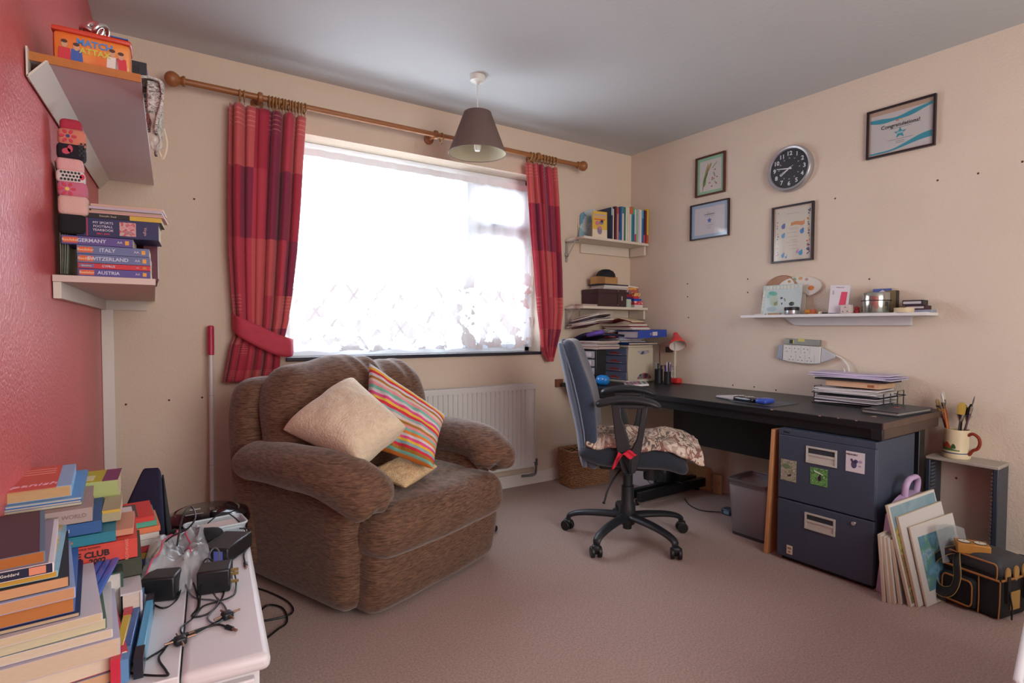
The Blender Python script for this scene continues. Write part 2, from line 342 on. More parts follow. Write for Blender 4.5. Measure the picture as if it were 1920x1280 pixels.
# pole, rings, curtains -----------------------------------------------------
wood=mat('curtain_pole_wood','#9a6238',.4,var=.12,vscale=25,stretch=(1,8,8))
PZ,PD=2.195,.10
pole=thing('curtain_pole','long brown wooden curtain pole with ball finials above the window','curtain pole',(0,D-PD,PZ))
MB().cyl((.15,0,0),(2.50,0,0),.0145).build('rod',wood,pole)
for x,sg in ((.15,-1),(2.50,1)):
    mb=MB(); mb.X=Matrix.Translation((x,0,0))@Matrix.Rotation(R_(90)*sg,4,'Y'); mb.lathe([(.0,-.01),(.022,-.008),(.024,0),(.020,.006),(.016,.012),(.024,.02),(.032,.033),(.034,.045),(.031,.057),(.022,.068),(.010,.074),(0,.075)],20)
    mb.build('finial',wood,pole)
for x in (.475,1.42,2.16):
    mb=MB(); mb.cyl((x,PD,-.0),(x,.01,-.0),.012,.010); mb.X=Matrix.Translation((x,0,0))@Matrix.Rotation(R_(90),4,'Y'); mb.lathe([(.016,-.012),(.024,-.009),(.026,0),(.024,.009),(.016,.012)],18)
    mb.X=Matrix.Translation((x,PD-.012,0))@Matrix.Rotation(R_(90),4,'X'); mb.lathe([(.03,-.012),(.03,-.002),(.02,.004),(.0,.005)],18); mb.build('bracket',wood,pole)
ringm=mat('ring_wood','#9a7040',.45)
rb=MB(); rb.tube([(0,.0245*math.cos(a),.0245*math.sin(a)) for a in [i*math.pi/10 for i in range(20)]],.0042,6,closed=True); rb.tube([(0,0,-.0285),(0,.0,-.040)],.0022,6)
ring0=rb.build('ring',ringm,pole)
first=True
for x in [.385,.405]+[.515+.0155*i for i in range(12)]+[1.458]+[2.095+.025*i for i in range(9)]:
    o=ring0 if first else ring0.copy()
    if not first: COL.objects.link(o); o.parent=pole
    first=False; o.location=(x,0,-.009); o.rotation_euler=(random.uniform(-.1,.1),0,random.uniform(-.16,.16))
curt=bpy.data.materials.new('red_patchwork_stripe_fabric'); curt.use_nodes=True
n=curt.node_tree; b=n.nodes['Principled BSDF']; L=n.links.new; b.inputs['Roughness'].default_value=.75; b.inputs['Sheen Weight'].default_value=.25
tc=n.nodes.new('ShaderNodeTexCoord'); mpp=n.nodes.new('ShaderNodeMapping'); mpp.inputs['Scale'].default_value=(6,6.5,1); L(tc.outputs['UV'],mpp.inputs[0])
fl_=n.nodes.new('ShaderNodeVectorMath'); fl_.operation='FLOOR'; L(mpp.outputs[0],fl_.inputs[0]); wn=n.nodes.new('ShaderNodeTexWhiteNoise'); wn.noise_dimensions='2D'; L(fl_.outputs[0],wn.inputs[0])
cr=n.nodes.new('ShaderNodeValToRGB'); cr.color_ramp.interpolation='CONSTANT'; L(wn.outputs[0],cr.inputs[0])
e=cr.color_ramp.elements; e[0].color=lin('#a8233c'); e[1].position=.35; e[1].color=lin('#b83549'); 
for p,c_ in ((.58,'#861f42'),(.78,'#c65457')): q=e.new(p); q.color=lin(c_)
sp=n.nodes.new('ShaderNodeSeparateXYZ'); L(mpp.outputs[0],sp.inputs[0])
fr_=n.nodes.new('ShaderNodeMath'); fr_.operation='FRACT'; L(sp.outputs[1],fr_.inputs[0])
ws=n.nodes.new('ShaderNodeMath'); ws.operation='MULTIPLY'; ws.inputs[1].default_value=12; L(fr_.outputs[0],ws.inputs[0]); f2=n.nodes.new('ShaderNodeMath'); f2.operation='FRACT'; L(ws.outputs[0],f2.inputs[0])
lt=n.nodes.new('ShaderNodeMath'); lt.operation='LESS_THAN'; lt.inputs[1].default_value=.22; L(f2.outputs[0],lt.inputs[0])
l2=n.nodes.new('ShaderNodeMath'); l2.operation='LESS_THAN'; l2.inputs[1].default_value=.42; L(fr_.outputs[0],l2.inputs[0])
sc_=n.nodes.new('ShaderNodeSeparateColor'); L(wn.outputs['Color'],sc_.inputs[0]); g3=n.nodes.new('ShaderNodeMath'); g3.operation='GREATER_THAN'; g3.inputs[1].default_value=.62; L(sc_.outputs[1],g3.inputs[0])
a1=n.nodes.new('ShaderNodeMath'); a1.operation='MULTIPLY'; L(lt.outputs[0],a1.inputs[0]); L(l2.outputs[0],a1.inputs[1]); a2=n.nodes.new('ShaderNodeMath'); a2.operation='MULTIPLY'; L(a1.outputs[0],a2.inputs[0]); L(g3.outputs[0],a2.inputs[1]); a3=n.nodes.new('ShaderNodeMath'); a3.operation='MULTIPLY'; a3.inputs[1].default_value=.3; L(a2.outputs[0],a3.inputs[0])
mc=n.nodes.new('ShaderNodeMix'); mc.data_type='RGBA'; L(a3.outputs[0],mc.inputs[0]); L(cr.outputs[0],mc.inputs[6]); mc.inputs[7].default_value=lin('#e2b79a'); L(mc.outputs[2],b.inputs['Base Color'])
def curtain(name,label,edge,folds,seed,tie=None):
    "edge: list of (z, x left, x right, depth) rows from top to bottom"
    def f(u,v):
        k=v*(len(edge)-1); i=min(int(k),len(edge)-2); t=k-i; t=t*t*(3-2*t) if False else t
        z,xl,xr,d=[edge[i][q]*(1-t)+edge[i+1][q]*t for q in range(4)]
        ph=u*folds*2*math.pi+1.2*nz((u*3,v*1.5,seed)); amp=.026*min(1,(xr-xl)/.22)*(.55+.45*math.sin(u*9+seed+v))+.004; ph+=1.6*nz((u*5,v*.8,seed+7))
        return (xl+(xr-xl)*(u+.35/folds*math.sin(ph*1.0+.8)*.5),D-d+amp*math.sin(ph),z)
    o=MB().grid(f,180,60).build(name,curt,solid=.002); tag(o,label,'curtain','red patchwork curtains'); return o
curtain('curtain','left red patchwork curtain gathered behind the armchair',[(2.15,.335,.69,.08),(1.95,.33,.675,.08),(1.7,.325,.66,.08),(1.45,.325,.64,.08),(1.25,.335,.62,.07),(1.10,.345,.60,.065),(1.03,.35,.585,.06),(.98,.33,.56,.06),(.88,.31,.555,.065),(.80,.295,.54,.07)],6,1)
curtain('curtain','right red patchwork curtain hanging beside the corner shelves',[(2.15,2.065,2.325,.08),(1.95,2.085,2.345,.08),(1.7,2.11,2.36,.08),(1.45,2.14,2.375,.08),(1.2,2.17,2.385,.075),(1.05,2.20,2.375,.065),(.95,2.215,2.35,.06),(.885,2.25,2.34,.05),(.84,2.28,2.33,.05)],5,4)
tm=mat('tieback_red','#b8384c',.75,var=.08)
for nm,lb,P in (('curtain_tieback','red cloth tieback slung across the left curtain',[(.345,.02,1.10),(.36,.115,1.075),(.44,.125,1.03),(.53,.125,.985),(.60,.115,.965),(.63,.04,.975)]),):
    P=smoothpath([(x,D-d,z) for x,d,z in P],6)
    mb=MB()
    def tf(u,v,P=P):
        k=u*(len(P)-1); i=min(int(k),len(P)-2); p=P[i].lerp(P[i+1],k-i); wd=.035+.02*math.sin(math.pi*u); return p+ZV*(wd*(v-.5)*2)+Vector((0,-.004*math.cos((v-.5)*3),0))
    o=mb.grid(tf,40,6).build(nm,tm,solid=.004); tag(o,lb,'tieback')
o=MB().tube(smoothpath([(.352,D-.001,1.105),(.352,D-.035,1.105),(.36,D-.04,1.12),(.35,D-.03,1.13)],5),.004,8).build('tieback_hook',mat('brass','#9c7c3c',.3,.9)); tag(o,'small brass tieback hook on the wall left of the curtain','hook')
# radiator -------------------------------------------------------
radm=mat('radiator_white','#dad6d2',.35)
rad=thing('radiator','white ribbed panel radiator below the window behind the armchair','radiator',(0,D,0))
mb=MB(); x0,x1,z0,z1=.98,2.146,.145,.70
prof=[]; k=int((x1-x0-.05)/.0333)
for i in range(k):
    a=x0+.025+i*.0333; prof+=[(a,-.098),(a+.019,-.098),(a+.024,-.090),(a+.029,-.090)]
poly=[(x0,-.086),(x0+.02,-.094)]+prof+[(x1-.02,-.094),(x1,-.086),(x1,-.07),(x0,-.07)]
mb.prism(poly,z0+.02,z1-.03,'z'); mb.box(x0,x1,-.094,-.07,z0,z0+.022).box(x0,x1,-.094,-.07,z1-.032,z1-.01); mb.build('panel',radm,rad,smooth=False)
mb=MB(); mb.box(x0,x1,-.100,-.096,z1-.035,z1).box(x0,x1,-.032,-.028,z1-.035,z1).box(x0-.002,x0+.002,-.1,-.028,z0+.03,z1).box(x1-.002,x1+.002,-.1,-.028,z0+.03,z1)
for i in range(46): a=x0+.01+i*(x1-x0-.02)/46; mb.box(a,a+.012,-.098,-.03,z1-.004,z1-.001)
mb.build('top_grille',radm,rad); one('rear_panel',radm,rad,x0,x1,-.045,-.03,z0,z1-.03); 
for x in (x0+.15,x1-.15): one('wall_bracket',radm,rad,x,x+.03,-.07,0,z0+.05,z1-.1)
mb=MB(); mb.tube(smoothpath([(x1-.01,-.06,.17),(x1+.02,-.06,.17),(x1+.035,-.06,.16),(x1+.035,-.06,.10),(x1+.02,-.055,.075),(x1-.06,-.03,.072)],5),.0075,10); mb.cyl((x1+.035,-.06,.14),(x1+.035,-.06,.185),.013); mb.build('valve',mat('valve_metal','#6e7478',.3,.7),rad)
# pendant lamp -----------------------------------------------------
lx,ly=1.466,2.58
lamp=thing('pendant_lamp','taupe cone shade pendant lamp hanging from the ceiling on a white flex','pendant lamp',(lx,ly,0))
MB().lathe([(0,CEIL),(.042,CEIL),(.043,CEIL-.012),(.038,CEIL-.026),(.015,CEIL-.034),(.006,CEIL-.045),(0,CEIL-.046)],28).build('ceiling_rose',whitep,lamp)
MB().cyl((0,0,CEIL-.04),(0,0,2.15),.0035,n=8).build('flex',whitep,lamp)
def fabric_shade(name,col,t):
    m=bpy.data.materials.new(name); m.use_nodes=True; n=m.node_tree; n.nodes.clear(); o=n.nodes.new('ShaderNodeOutputMaterial'); d=n.nodes.new('ShaderNodeBsdfDiffuse'); s=n.nodes.new('ShaderNodeBsdfTranslucent'); x=n.nodes.new('ShaderNodeMixShader')
    x.inputs[0].default_value=t; d.inputs[0].default_value=lin(col); s.inputs[0].default_value=lin(col); n.links.new(d.outputs[0],x.inputs[1]); n.links.new(s.outputs[0],x.inputs[2]); n.links.new(x.outputs[0],o.inputs[0]); return m
so_=mat('shade_taupe','#75605c',.8,var=.05,vscale=200); so=fabric_shade('shade_cloth','#7d6a66',.3); si=fabric_shade('shade_lining_cream','#e2dcc0',.35)
mb=MB(); mb.lathe([(.072,2.198),(.152,1.988)],48,caps=False); mb.build('shade',so,lamp)
mb=MB(); mb.lathe([(.0705,2.198),(.1505,1.988)],48,caps=False); mb.build('shade_lining',si,lamp)
for r,z in ((.0715,2.198),(.1515,1.988)): MB().tube([(r*math.cos(a),r*math.sin(a),z) for a in [i*math.pi/24 for i in range(48)]],.0022,6,closed=True).build('shade_ring',so_,lamp)
for i in range(3): a=i*2.094; MB().tube([(.015*math.cos(a),.015*math.sin(a),2.17),(.0715*math.cos(a),.0715*math.sin(a),2.197)],.0015,5).build('ring_spoke',so_,lamp)
MB().lathe([(0,2.17),(.014,2.168),(.019,2.15),(.019,2.10),(.015,2.09),(0,2.09)],20).build('lamp_holder',whitep,lamp)
MB().lathe([(.013,2.09),(.018,2.08),(.018,2.015),(.013,2.002),(0,1.998)],20).build('bulb',mat('frosted_bulb','#f1f0ea',.3),lamp)
# ------------------------------------------------------------ armchair
chen=bpy.data.materials.new('brown_chenille'); chen.use_nodes=True
n=chen.node_tree; b=n.nodes['Principled BSDF']; L=n.links.new; b.inputs['Roughness'].default_value=.9; b.inputs['Sheen Weight'].default_value=.35; b.inputs['Sheen Roughness'].default_value=.4
tc=n.nodes.new('ShaderNodeTexCoord'); mpp=n.nodes.new('ShaderNodeMapping'); mpp.inputs['Scale'].default_value=(26,26,190); L(tc.outputs['Object'],mpp.inputs[0])
q=n.nodes.new('ShaderNodeTexNoise'); q.inputs['Scale'].default_value=1.3; q.inputs['Detail'].default_value=4; q.inputs['Distortion'].default_value=.6; L(mpp.outputs[0],q.inputs[0])
cr=n.nodes.new('ShaderNodeValToRGB'); L(q.outputs[0],cr.inputs[0]); e=cr.color_ramp.elements; e[0].position=.34; e[0].color=lin('#4a3226'); e[1].position=.70; e[1].color=lin('#80604a'); w=e.new(.48); w.color=lin('#664937'); L(cr.outputs[0],b.inputs['Base Color'])
bp=n.nodes.new('ShaderNodeBump'); bp.inputs['Strength'].default_value=.5; bp.inputs['Distance'].default_value=.004; L(q.outputs[0],bp.inputs['Height']); L(bp.outputs[0],b.inputs['Normal'])
AX=thing('armchair','large brown chenille armchair with rounded arms in front of the window','armchair',(.99,2.056,0),R_(22))
def sm(a,b,x): t=max(0,min(1,(x-a)/(b-a))); return t*t*(3-2*t)
mb=MB(); mb.rbox((0,.44,.16),(.36,.36,.14),.03,8); mb.build('base',chen,AX)
def sidef(sg):
    def f(q):
        # widens upwards, front edge tilts forward at the top
        k=(q.z+.235)/.47; q.x+=sg*(.02*k); q.y-= .02*k*(1 if q.y<0 else .3); return q
    return f
for sg in (-1,1):
    mb=MB(); mb.rbox((sg*(.365 if sg<0 else .345),.43,.262),(.075,.375,.24),.07,16,sidef(sg)); mb.build('side_panel',chen,AX)
def armpad(sg):
    full=sg; sg=sg*(.90 if sg>0 else 1)
    P=smoothpath([(sg*.43,.66,.52),(sg*.435,.50,.535),(sg*.435,.32,.54),(sg*.43,.18,.54),(sg*.42,.08,.527),(sg*.40,.01,.50),(sg*.375,-.035,.463),(sg*.365,-.045,.44)],5)
    k=len(P); rr=[]
    for i in range(k):
        t=i/(k-1); r=.105+.012*math.sin(t*3); 
        if t>.78: r*=math.sqrt(max(.02,1-((t-.78)/.235)**2))
        if t<.06: r*=.75+.25*t/.06
        rr.append(r)
    mb=MB(); mb.tube(P,rr,24,ell=[.74]*k)
    for i,v in enumerate(mb.v):
        a=nz((v.x*9,v.y*5,v.z*9+sg*5)); v+=Vector((0,0,.008*a)); 
        c=sm(.16,-.02,v.y)*sm(.6,.40,v.z)*.02; v.z+=c*math.sin(v.x*95+v.y*30)
    return mb.build('arm_pad',chen,AX,sub=1)
armpad(-1); armpad(1)
def seatf(q):
    # crowned top, full rolled front edge, a little sag toward the middle front
    u=q.x/.385; 
    q.z+=.022*(1-u*u)*(1 if q.z>0 else .2)*sm(-.4,0,q.y)+.006*nz((q.x*7,q.y*6,2)); 
    if q.y<-.10: q.y-=.022*(1-u*u)+.008*nz((q.x*9,q.z*9,0)); q.z-=.010
    if q.y<-.2: q.y+=.0035*math.sin(q.x*150)*sm(.25,.38,abs(q.x))
    return q
mb=MB(); mb.rbox((0,.22,.325),(.385,.30,.098),.085,26,seatf); mb.build('seat_cushion',chen,AX,sub=1)
def ff(q):
    u=q.x/.37; q.y-=.018*(1-u*u*u*u)+.006*nz((q.x*5,q.z*7,3)); q.y+=.03*sm(.05,-.14,q.z); return q
mb=MB(); mb.rbox((0,.03,.14),(.372,.07,.125),.05,20,ff); mb.build('front_panel',chen,AX,sub=1)
def backshell(q):
    t=(q.z+.40)/.8; q.y+=.07*t; q.x*=1-.06*sm(.75,1,t)*abs(q.x)/.48
    return q
mb=MB(); mb.rbox((0,.66,.455),(.475,.10,.40),.09,18,backshell); mb.build('back_shell',chen,AX,sub=1)
def backc(q):
    u=q.x/.45; t=(q.z+.28)/.56
    top=sm(.55,1,t)
    q.z-= .060*abs(u)**3*top; q.x*=1-.10*top*abs(u)**2
    q.z+= .012*math.cos(u*6.0)*top
    if q.y<0: q.y-=.03*(1-u*u)*(1-(2*t-1)**2)
    w=math.exp(-((u-.28)/.33)**2)
    q.z-=.012*w*top; 
    gr=math.sin(q.x*70+4*nz((q.x*6,q.z*5,0)))*top*w*.022; q.y-=gr*(1 if q.y<0 else -.5); q.z+=.35*gr
    q+=Vector((0,-.016*nz((q.x*6,q.z*7,5)),.009*nz((q.x*9,q.z*5,8))))
    q.y+=.10*t
    return q
mb=MB(); mb.rbox((0,.49,.655),(.435,.12,.28),.115,34,backc); mb.build('back_cushion',chen,AX,sub=1)
for x,y in ((-.28,.16),(.28,.16),(-.28,.68),(.28,.68)): MB().lathe([(.02,.0),(.02,.02)],16,(x,y,0)).build('foot',blk,AX)
# ------------------------------------------------------------ cushions
def pillow(name,label,C4,thick,m,par=None,nn=26,wr=.006,seed=0,pinch=.16,uvrot=0):
    A,B,C_,D_=[Vector(p) for p in C4]; mb=MB(); nrm=(B-A).cross(D_-A); nrm.normalize()
    def pt(u,v,s):
        uu,vv=u*2-1,v*2-1; e=pinch
        su=uu*(1-e*(1-vv*vv)*abs(uu)**3*.35); sv=vv*(1-e*(1-uu*uu)*abs(vv)**3*.35)
        a=(su+1)/2; b_=(sv+1)/2
        p=A*(1-a)*(1-b_)+B*a*(1-b_)+C_*a*b_+D_*(1-a)*b_
        h=((1-uu**4)*(1-vv**4))**.55*thick*(1+.18*nz((u*3,v*3,seed)))
        return p+nrm*(h*s)+nrm*(wr*nz((u*9,v*9,seed+3)))*((1-uu**4)*(1-vv**4))
    mb.grid(lambda u,v:pt(u,v,-1),nn,nn); k=len(mb.f); mb.grid(lambda u,v:pt(u,v,1),nn,nn)
    me_o=mb.build(name,m,par,merge=True); q=me_o.modifiers.new('sub','SUBSURF'); q.levels=1; q.render_levels=1
    return me_o
creamk=mat('cream_knit','#e0cfb4',.95,var=.07,vscale=55,bump=1,bscale=110,sheen=.3)
def dp(px,py,depth):
    v=_a+_r*((px-CX)/F_PX)-_u*((py-CY)/F_PX); return EYE+v*depth
o=pillow('cushion','cream knitted cushion leaning on the left arm of the armchair',[dp(526,806,2.14),dp(664,706,2.32),dp(764,800,2.12),dp(676,872,1.99)],.095,creamk,seed=1); o['category']='cushion'; o['group']='cushions on the armchair'; o['label']='cream knitted cushion leaning on the left arm of the armchair'
stri=bpy.data.materials.new('multicolour_stripe_knit'); stri.use_nodes=True
n=stri.node_tree; b=n.nodes['Principled BSDF']; L=n.links.new; b.inputs['Roughness'].default_value=.95
tc=n.nodes.new('ShaderNodeTexCoord'); sp=n.nodes.new('ShaderNodeSeparateXYZ'); L(tc.outputs['UV'],sp.inputs[0])
cr=n.nodes.new('ShaderNodeValToRGB'); cr.color_ramp.interpolation='CONSTANT'; L(sp.outputs[1],cr.inputs[0]); e=cr.color_ramp.elements
cols=['#8fb3b8','#d9d0d6','#e8b93f','#d8354a','#d6d2dc','#b0792b','#dcc9bf','#ea9aa0','#7fc0b0','#d9d0d6','#e3528c','#e8c04a','#d8354a','#8fb3b8','#dcc9bf','#b0792b','#ea9aa0','#7fc0b0','#e58a3c','#d9d0d6','#e3528c','#e8b93f','#8fb3b8','#d8354a','#b0792b','#7fc0b0','#e58a3c']
e[0].color=lin(cols[0]); e[1].position=1/27; e[1].color=lin(cols[1])
for i in range(2,27): q=e.new(i/27); q.color=lin(cols[i])
nzn=n.nodes.new('ShaderNodeTexNoise'); nzn.inputs['Scale'].default_value=160; L(tc.outputs['Object'],nzn.inputs[0]); bp=n.nodes.new('ShaderNodeBump'); bp.inputs['Strength'].default_value=.6; bp.inputs['Distance'].default_value=.003; L(nzn.outputs[0],bp.inputs['Height']); L(bp.outputs[0],b.inputs['Normal']); L(cr.outputs[0],b.inputs['Base Color'])
o=pillow('cushion','x',[dp(690,676,2.50),dp(838,778,2.42),dp(814,882,2.22),dp(676,836,2.28)],.062,stri,seed=5,wr=.02); tag(o,'striped multicolour knitted cushion standing on its corner in the armchair','cushion','cushions on the armchair')
spk=blends('yellow_speckled_knit',['#d8c08c','#e0cfa0','#c9a878','#dcc8a4','#cf9c86'],320,.95,'voronoi',bump=.5)
o=pillow('cushion','x',[dp(690,885,2.22),dp(768,850,2.45),dp(822,874,2.38),dp(760,915,2.14)],.03,spk,seed=8); tag(o,'flat pale yellow speckled cushion lying on the armchair seat','cushion','cushions on the armchair')
# ------------------------------------------------------------ office chair
oc=thing('office_chair','dark blue swivel office chair with black armrests pulled out from the desk','office chair',(2.03,2.02,0),R_(45))
blue=mat('dark_blue_fabric','#2b3a50',.9,var=.1,vscale=120,bump=.3,bscale=300,sheen=.5)
bplas=mat('charcoal_chair_plastic','#23272c',.42)
def swy(z):
    pts=[(.38,.19),(.46,.205),(.57,.215),(.68,.235),(.79,.26),(.90,.29),(1.02,.32)]
    for i in range(len(pts)-1):
        if z<=pts[i+1][0]: t=(z-pts[i][0])/(pts[i+1][0]-pts[i][0]); return pts[i][1]*(1-t)+pts[i+1][1]*t
    return pts[-1][1]
def bf(front):
    def f(q):
        z=q.z+.70; th=.75+.45*math.exp(-((z-.74)/.16)**2)
        q.y=q.y*th+swy(z); q.x*=1-.18*sm(.86,1.03,z)-.10*sm(.5,.40,z); 
        q.y+=-.03*(q.x/.23)**2 if front else 0
        return q
    return f
mb=MB(); mb.rbox((0,-.012,.70),(.225,.045,.315),.05,20,bf(1)); mb.build('backrest',blue,oc,sub=1)
mb=MB(); mb.rbox((0,.028,.695),(.215,.022,.305),.03,16,bf(1)); mb.build('back_cover',mat('grey_blue_fabric','#5b6b80',.85,sheen=.4),oc,sub=1)
def piping(front): return None
mb=MB()
pl=[]
for i in range(48):
    a=2*math.pi*i/48; c,s_=math.cos(a),math.sin(a); x=.222*math.copysign(abs(c)**.45,c); z=.70+.31*math.copysign(abs(s_)**.45,s_)
    x*=1-.18*sm(.86,1.03,z)-.10*sm(.5,.40,z); pl.append((x,swy(z)+.02-.03*(x/.23)**2,z))
mb.tube(pl,.004,6,closed=True); mb.build('piping',mat('piping_blue','#6d7f94',.8),oc)
def sf(q):
    q.z+=.012*(1-(q.x/.24)**2); q.z-=.05*sm(-.14,-.27,q.y)*(1 if q.z>0 else .6); q.z+=.03*sm(.12,.26,q.y)*(q.z<0); return q
mb=MB(); mb.rbox((0,-.02,.455),(.245,.255,.048),.042,18,sf); mb.build('seat',mat('seat_navy_fabric','#1c2531',.9,var=.1,vscale=120,sheen=.3),oc,sub=1)
one('seat_plate',bplas,oc,-.12,.12,-.10,.14,.375,.412,bevel=.01)
mb=MB(); mb.box(-.035,.035,.10,.215,.385,.405).box(-.03,.03,.205,.222,.39,.56); mb.build('back_bracket',bplas,oc,bevel=.006)
MB().lathe([(.028,.12),(.028,.27),(.024,.272),(.024,.385)],20).build('gas_lift',bplas,oc)
MB().lathe([(.0,.05),(.022,.05),(.024,.072),(.036,.075),(.042,.10),(.040,.165),(.032,.19),(.031,.27)],24).build('column_cover',bplas,oc)
mb=MB(); mb.lathe([(0,.315),(.033,.315),(.035,.33),(.035,.40)],18,(-.02,-.11,0)); mb.build('tension_knob',bplas,oc)
mb=MB(); mb.tube(smoothpath([(-.10,.02,.385),(-.17,.05,.37),(-.215,.09,.31),(-.235,.105,.262),(-.25,.11,.25)],5),[.005]*20+[.008],8); mb.build('height_lever',bplas,oc)
for sg in (-1,1):
    x=sg*.25
    mb=MB(); P=smoothpath([(x,.150,.708),(x,.12,.722),(x,.05,.737),(x,-.03,.738),(x,-.10,.726),(x,-.145,.705)],4); k=len(P)
    mb.tube(P,[.040*math.sqrt(max(.12,1-(2*i/(k-1)-1)**6)) for i in range(k)],16,ell=[.48]*k); mb.build('armrest',bplas,oc,sub=1)
    mb=MB()
    out=[(.078,.715),(.066,.60),(.052,.50),(.034,.42),(.022,.400),(-.030,.400),(-.046,.43),(-.062,.52),(-.078,.64),(-.088,.715)]
    inn=[(-.060,.690),(-.050,.62),(-.036,.56),(-.012,.525),(.006,.545),(.014,.59),(.018,.63),(-.005,.67),(-.035,.690)]
    # front and rear struts around the teardrop opening
    th=.014
    mb.prism([(.078,.715),(.066,.60),(.052,.50),(.034,.42),(.022,.395),(-.012,.395),(-.010,.50),(.000,.56),(.022,.63),(.034,.66),(.036,.715)],x-th,x+th,'x')
    mb.prism([(-.060,.715),(-.050,.64),(-.038,.56),(-.010,.50),(-.012,.395),(-.032,.402),(-.050,.45),(-.064,.54),(-.078,.64),(-.088,.715)],x-th,x+th,'x')
    mb.prism([(-.012,.50),(-.012,.395),(.022,.395),(.034,.42),(.040,.50)],x-th,x+th,'x')
    mb.prism([(.078,.70),(.078,.718),(-.088,.718),(-.085,.70)],x-th,x+th,'x')
    mb.build('arm_support',bplas,oc,bevel=.004)
    one('arm_bracket',bplas,oc,min(x,sg*.08),max(x,sg*.08),-.02,.02,.385,.405,bevel=.004)
for i in range(5):
    a=R_(54+72*i-45)
    c,s_=math.cos(a),math.sin(a)
    mb=MB(); P=smoothpath([(.02*c,.02*s_,.115),(.10*c,.10*s_,.115),(.20*c,.20*s_,.108),(.27*c,.27*s_,.095),(.305*c,.305*s_,.078),(.308*c,.308*s_,.062)],4); k=len(P)
    mb.tube(P,[.030-.012*(i_/(k-1)) for i_ in range(k)],12,ell=[.62]*k,up=ZV); g=mb.build('base_arm',bplas,oc)
    mb=MB(); t=a+random.uniform(.6,2.4); tx,ty=math.cos(t),math.sin(t)
    ctr=Vector((.315*c,.315*s_,.027)); ax=Vector((tx,ty,0))
    mb.cyl(ctr-ax*.026,ctr-ax*.008,.027,n=18); mb.cyl(ctr+ax*.008,ctr+ax*.026,.027,n=18); mb.cyl(ctr-ax*.006,ctr+ax*.006,.014,n=10); mb.build('caster_wheel',blk,oc,bevel=.004)
    mb=MB(); mb.rbox(tuple(ctr+Vector((0,0,.018))),(.02,.02,.016),.012,6); mb.cyl(ctr+Vector((0,0,.02)),Vector((.308*c,.308*s_,.07)),.008,n=8); mb.build('caster_hood',bplas,oc)
# fleece on the seat
fle=blends('patterned_fleece',['#cfc0b2','#a38c7e','#dccfc2','#b8a392','#8a625a','#d4c3b2','#6c605a','#c9b5a2'],7,.95,'noise',(1,2.2,1),bump=1,detail=9,dist=.5)
def flf(u,v):
    x=(u-.5)*.47; y=.20-v*.54
    z=.528+.012*(1-(x/.26)**2)
    z-=.010*sm(.55,.9,v)+.022*sm(.85,1,v)+.030*sm(.7,1,v)*sm(.05,-.24,x)
    z-=.022*sm(.18,.24,abs(x))
    z+=.016*nz((x*7,y*7,3))+.008*nz((x*18,y*18,1))+.010*math.sin(y*34+3*nz((x*4,0,0)))*sm(1,.5,v)
    if x<0: y-=.0*x
    return (x-.015*v,y,z)
bl=MB().grid(flf,46,50).build('fleece_blanket',fle,solid=.022,loc=oc.location,rot=(0,0,R_(45)),sub=1)
tag(bl,'cream and brown patterned fleece blanket folded over the office chair seat','blanket')
red=mat('red_cloth','#c9213c',.85)
def rcf(u,v): return (-.268-.004*math.sin(v*9)-.008*v,.045-u*.085+.03*v,.500-.010*math.sin(u*8)-v*(.022+.06*sm(.5,0,u)))
o=MB().grid(rcf,14,10).build('red_cloth',red,solid=.002,loc=oc.location,rot=(0,0,R_(45))); tag(o,'small red cloth hanging out between blanket and seat of office chair','cloth')
# ------------------------------------------------------------ desk
DZ=.69
desk=thing('desk','long black desk with steel cantilever legs along the right wall','desk',RC,ROTR)
dtop=mat('black_desk_laminate','#1f2228',.36,var=.12,vscale=12,spec=.45); dsteel=mat('black_desk_steel','#101318',.4)
one('desktop',dtop,desk,.03,2.03,-.70,-.02,DZ-.026,DZ,bevel=.002)
one('front_edge',mat('worn_edge_band','#14161b',.35),desk,.03,2.03,-.704,-.700,DZ-.028,DZ-.001)
mb=MB(); mb.box(.08,1.99,-.68,-.65,DZ-.075,DZ-.026); mb.build('front_rail',dsteel,desk,bevel=.002)
one('end_cap',mat('worn_brown_end_edge','#5a463c',.5,var=.25,vscale=9),desk,2.03,2.034,-.70,-.02,DZ-.026,DZ)
mb=MB(); mb.box(1.99,2.03,-.70,-.10,DZ-.07,DZ-.027); mb.build('end_beam',mat('brown_taped_end','#4c3c34',.45,var=.2,vscale=7),desk,bevel=.002)
MB().box(1.99,2.032,-.704,-.68,DZ-.072,DZ-.027).build('corner_block',dsteel,desk,bevel=.002)
for p,q_ in ((1.56,.012),(1.78,.010),(1.86,.006),(1.93,.008)): MB().box(p,p+q_,-.7045,-.6995,DZ-.003,DZ+.0002).build('edge_chip',mat('chip_pale','#b08f78',.8),desk)
MB().lathe([(.012,DZ),(.010,DZ+.0006),(0,DZ+.0007)],14,(1.93,-.53,0)).build('burn_mark',mat('chip_pale','#b08f78',.8),desk)
one('modesty_panel',dsteel,desk,.76,1.93,-.345,-.33,.36,DZ-.03)
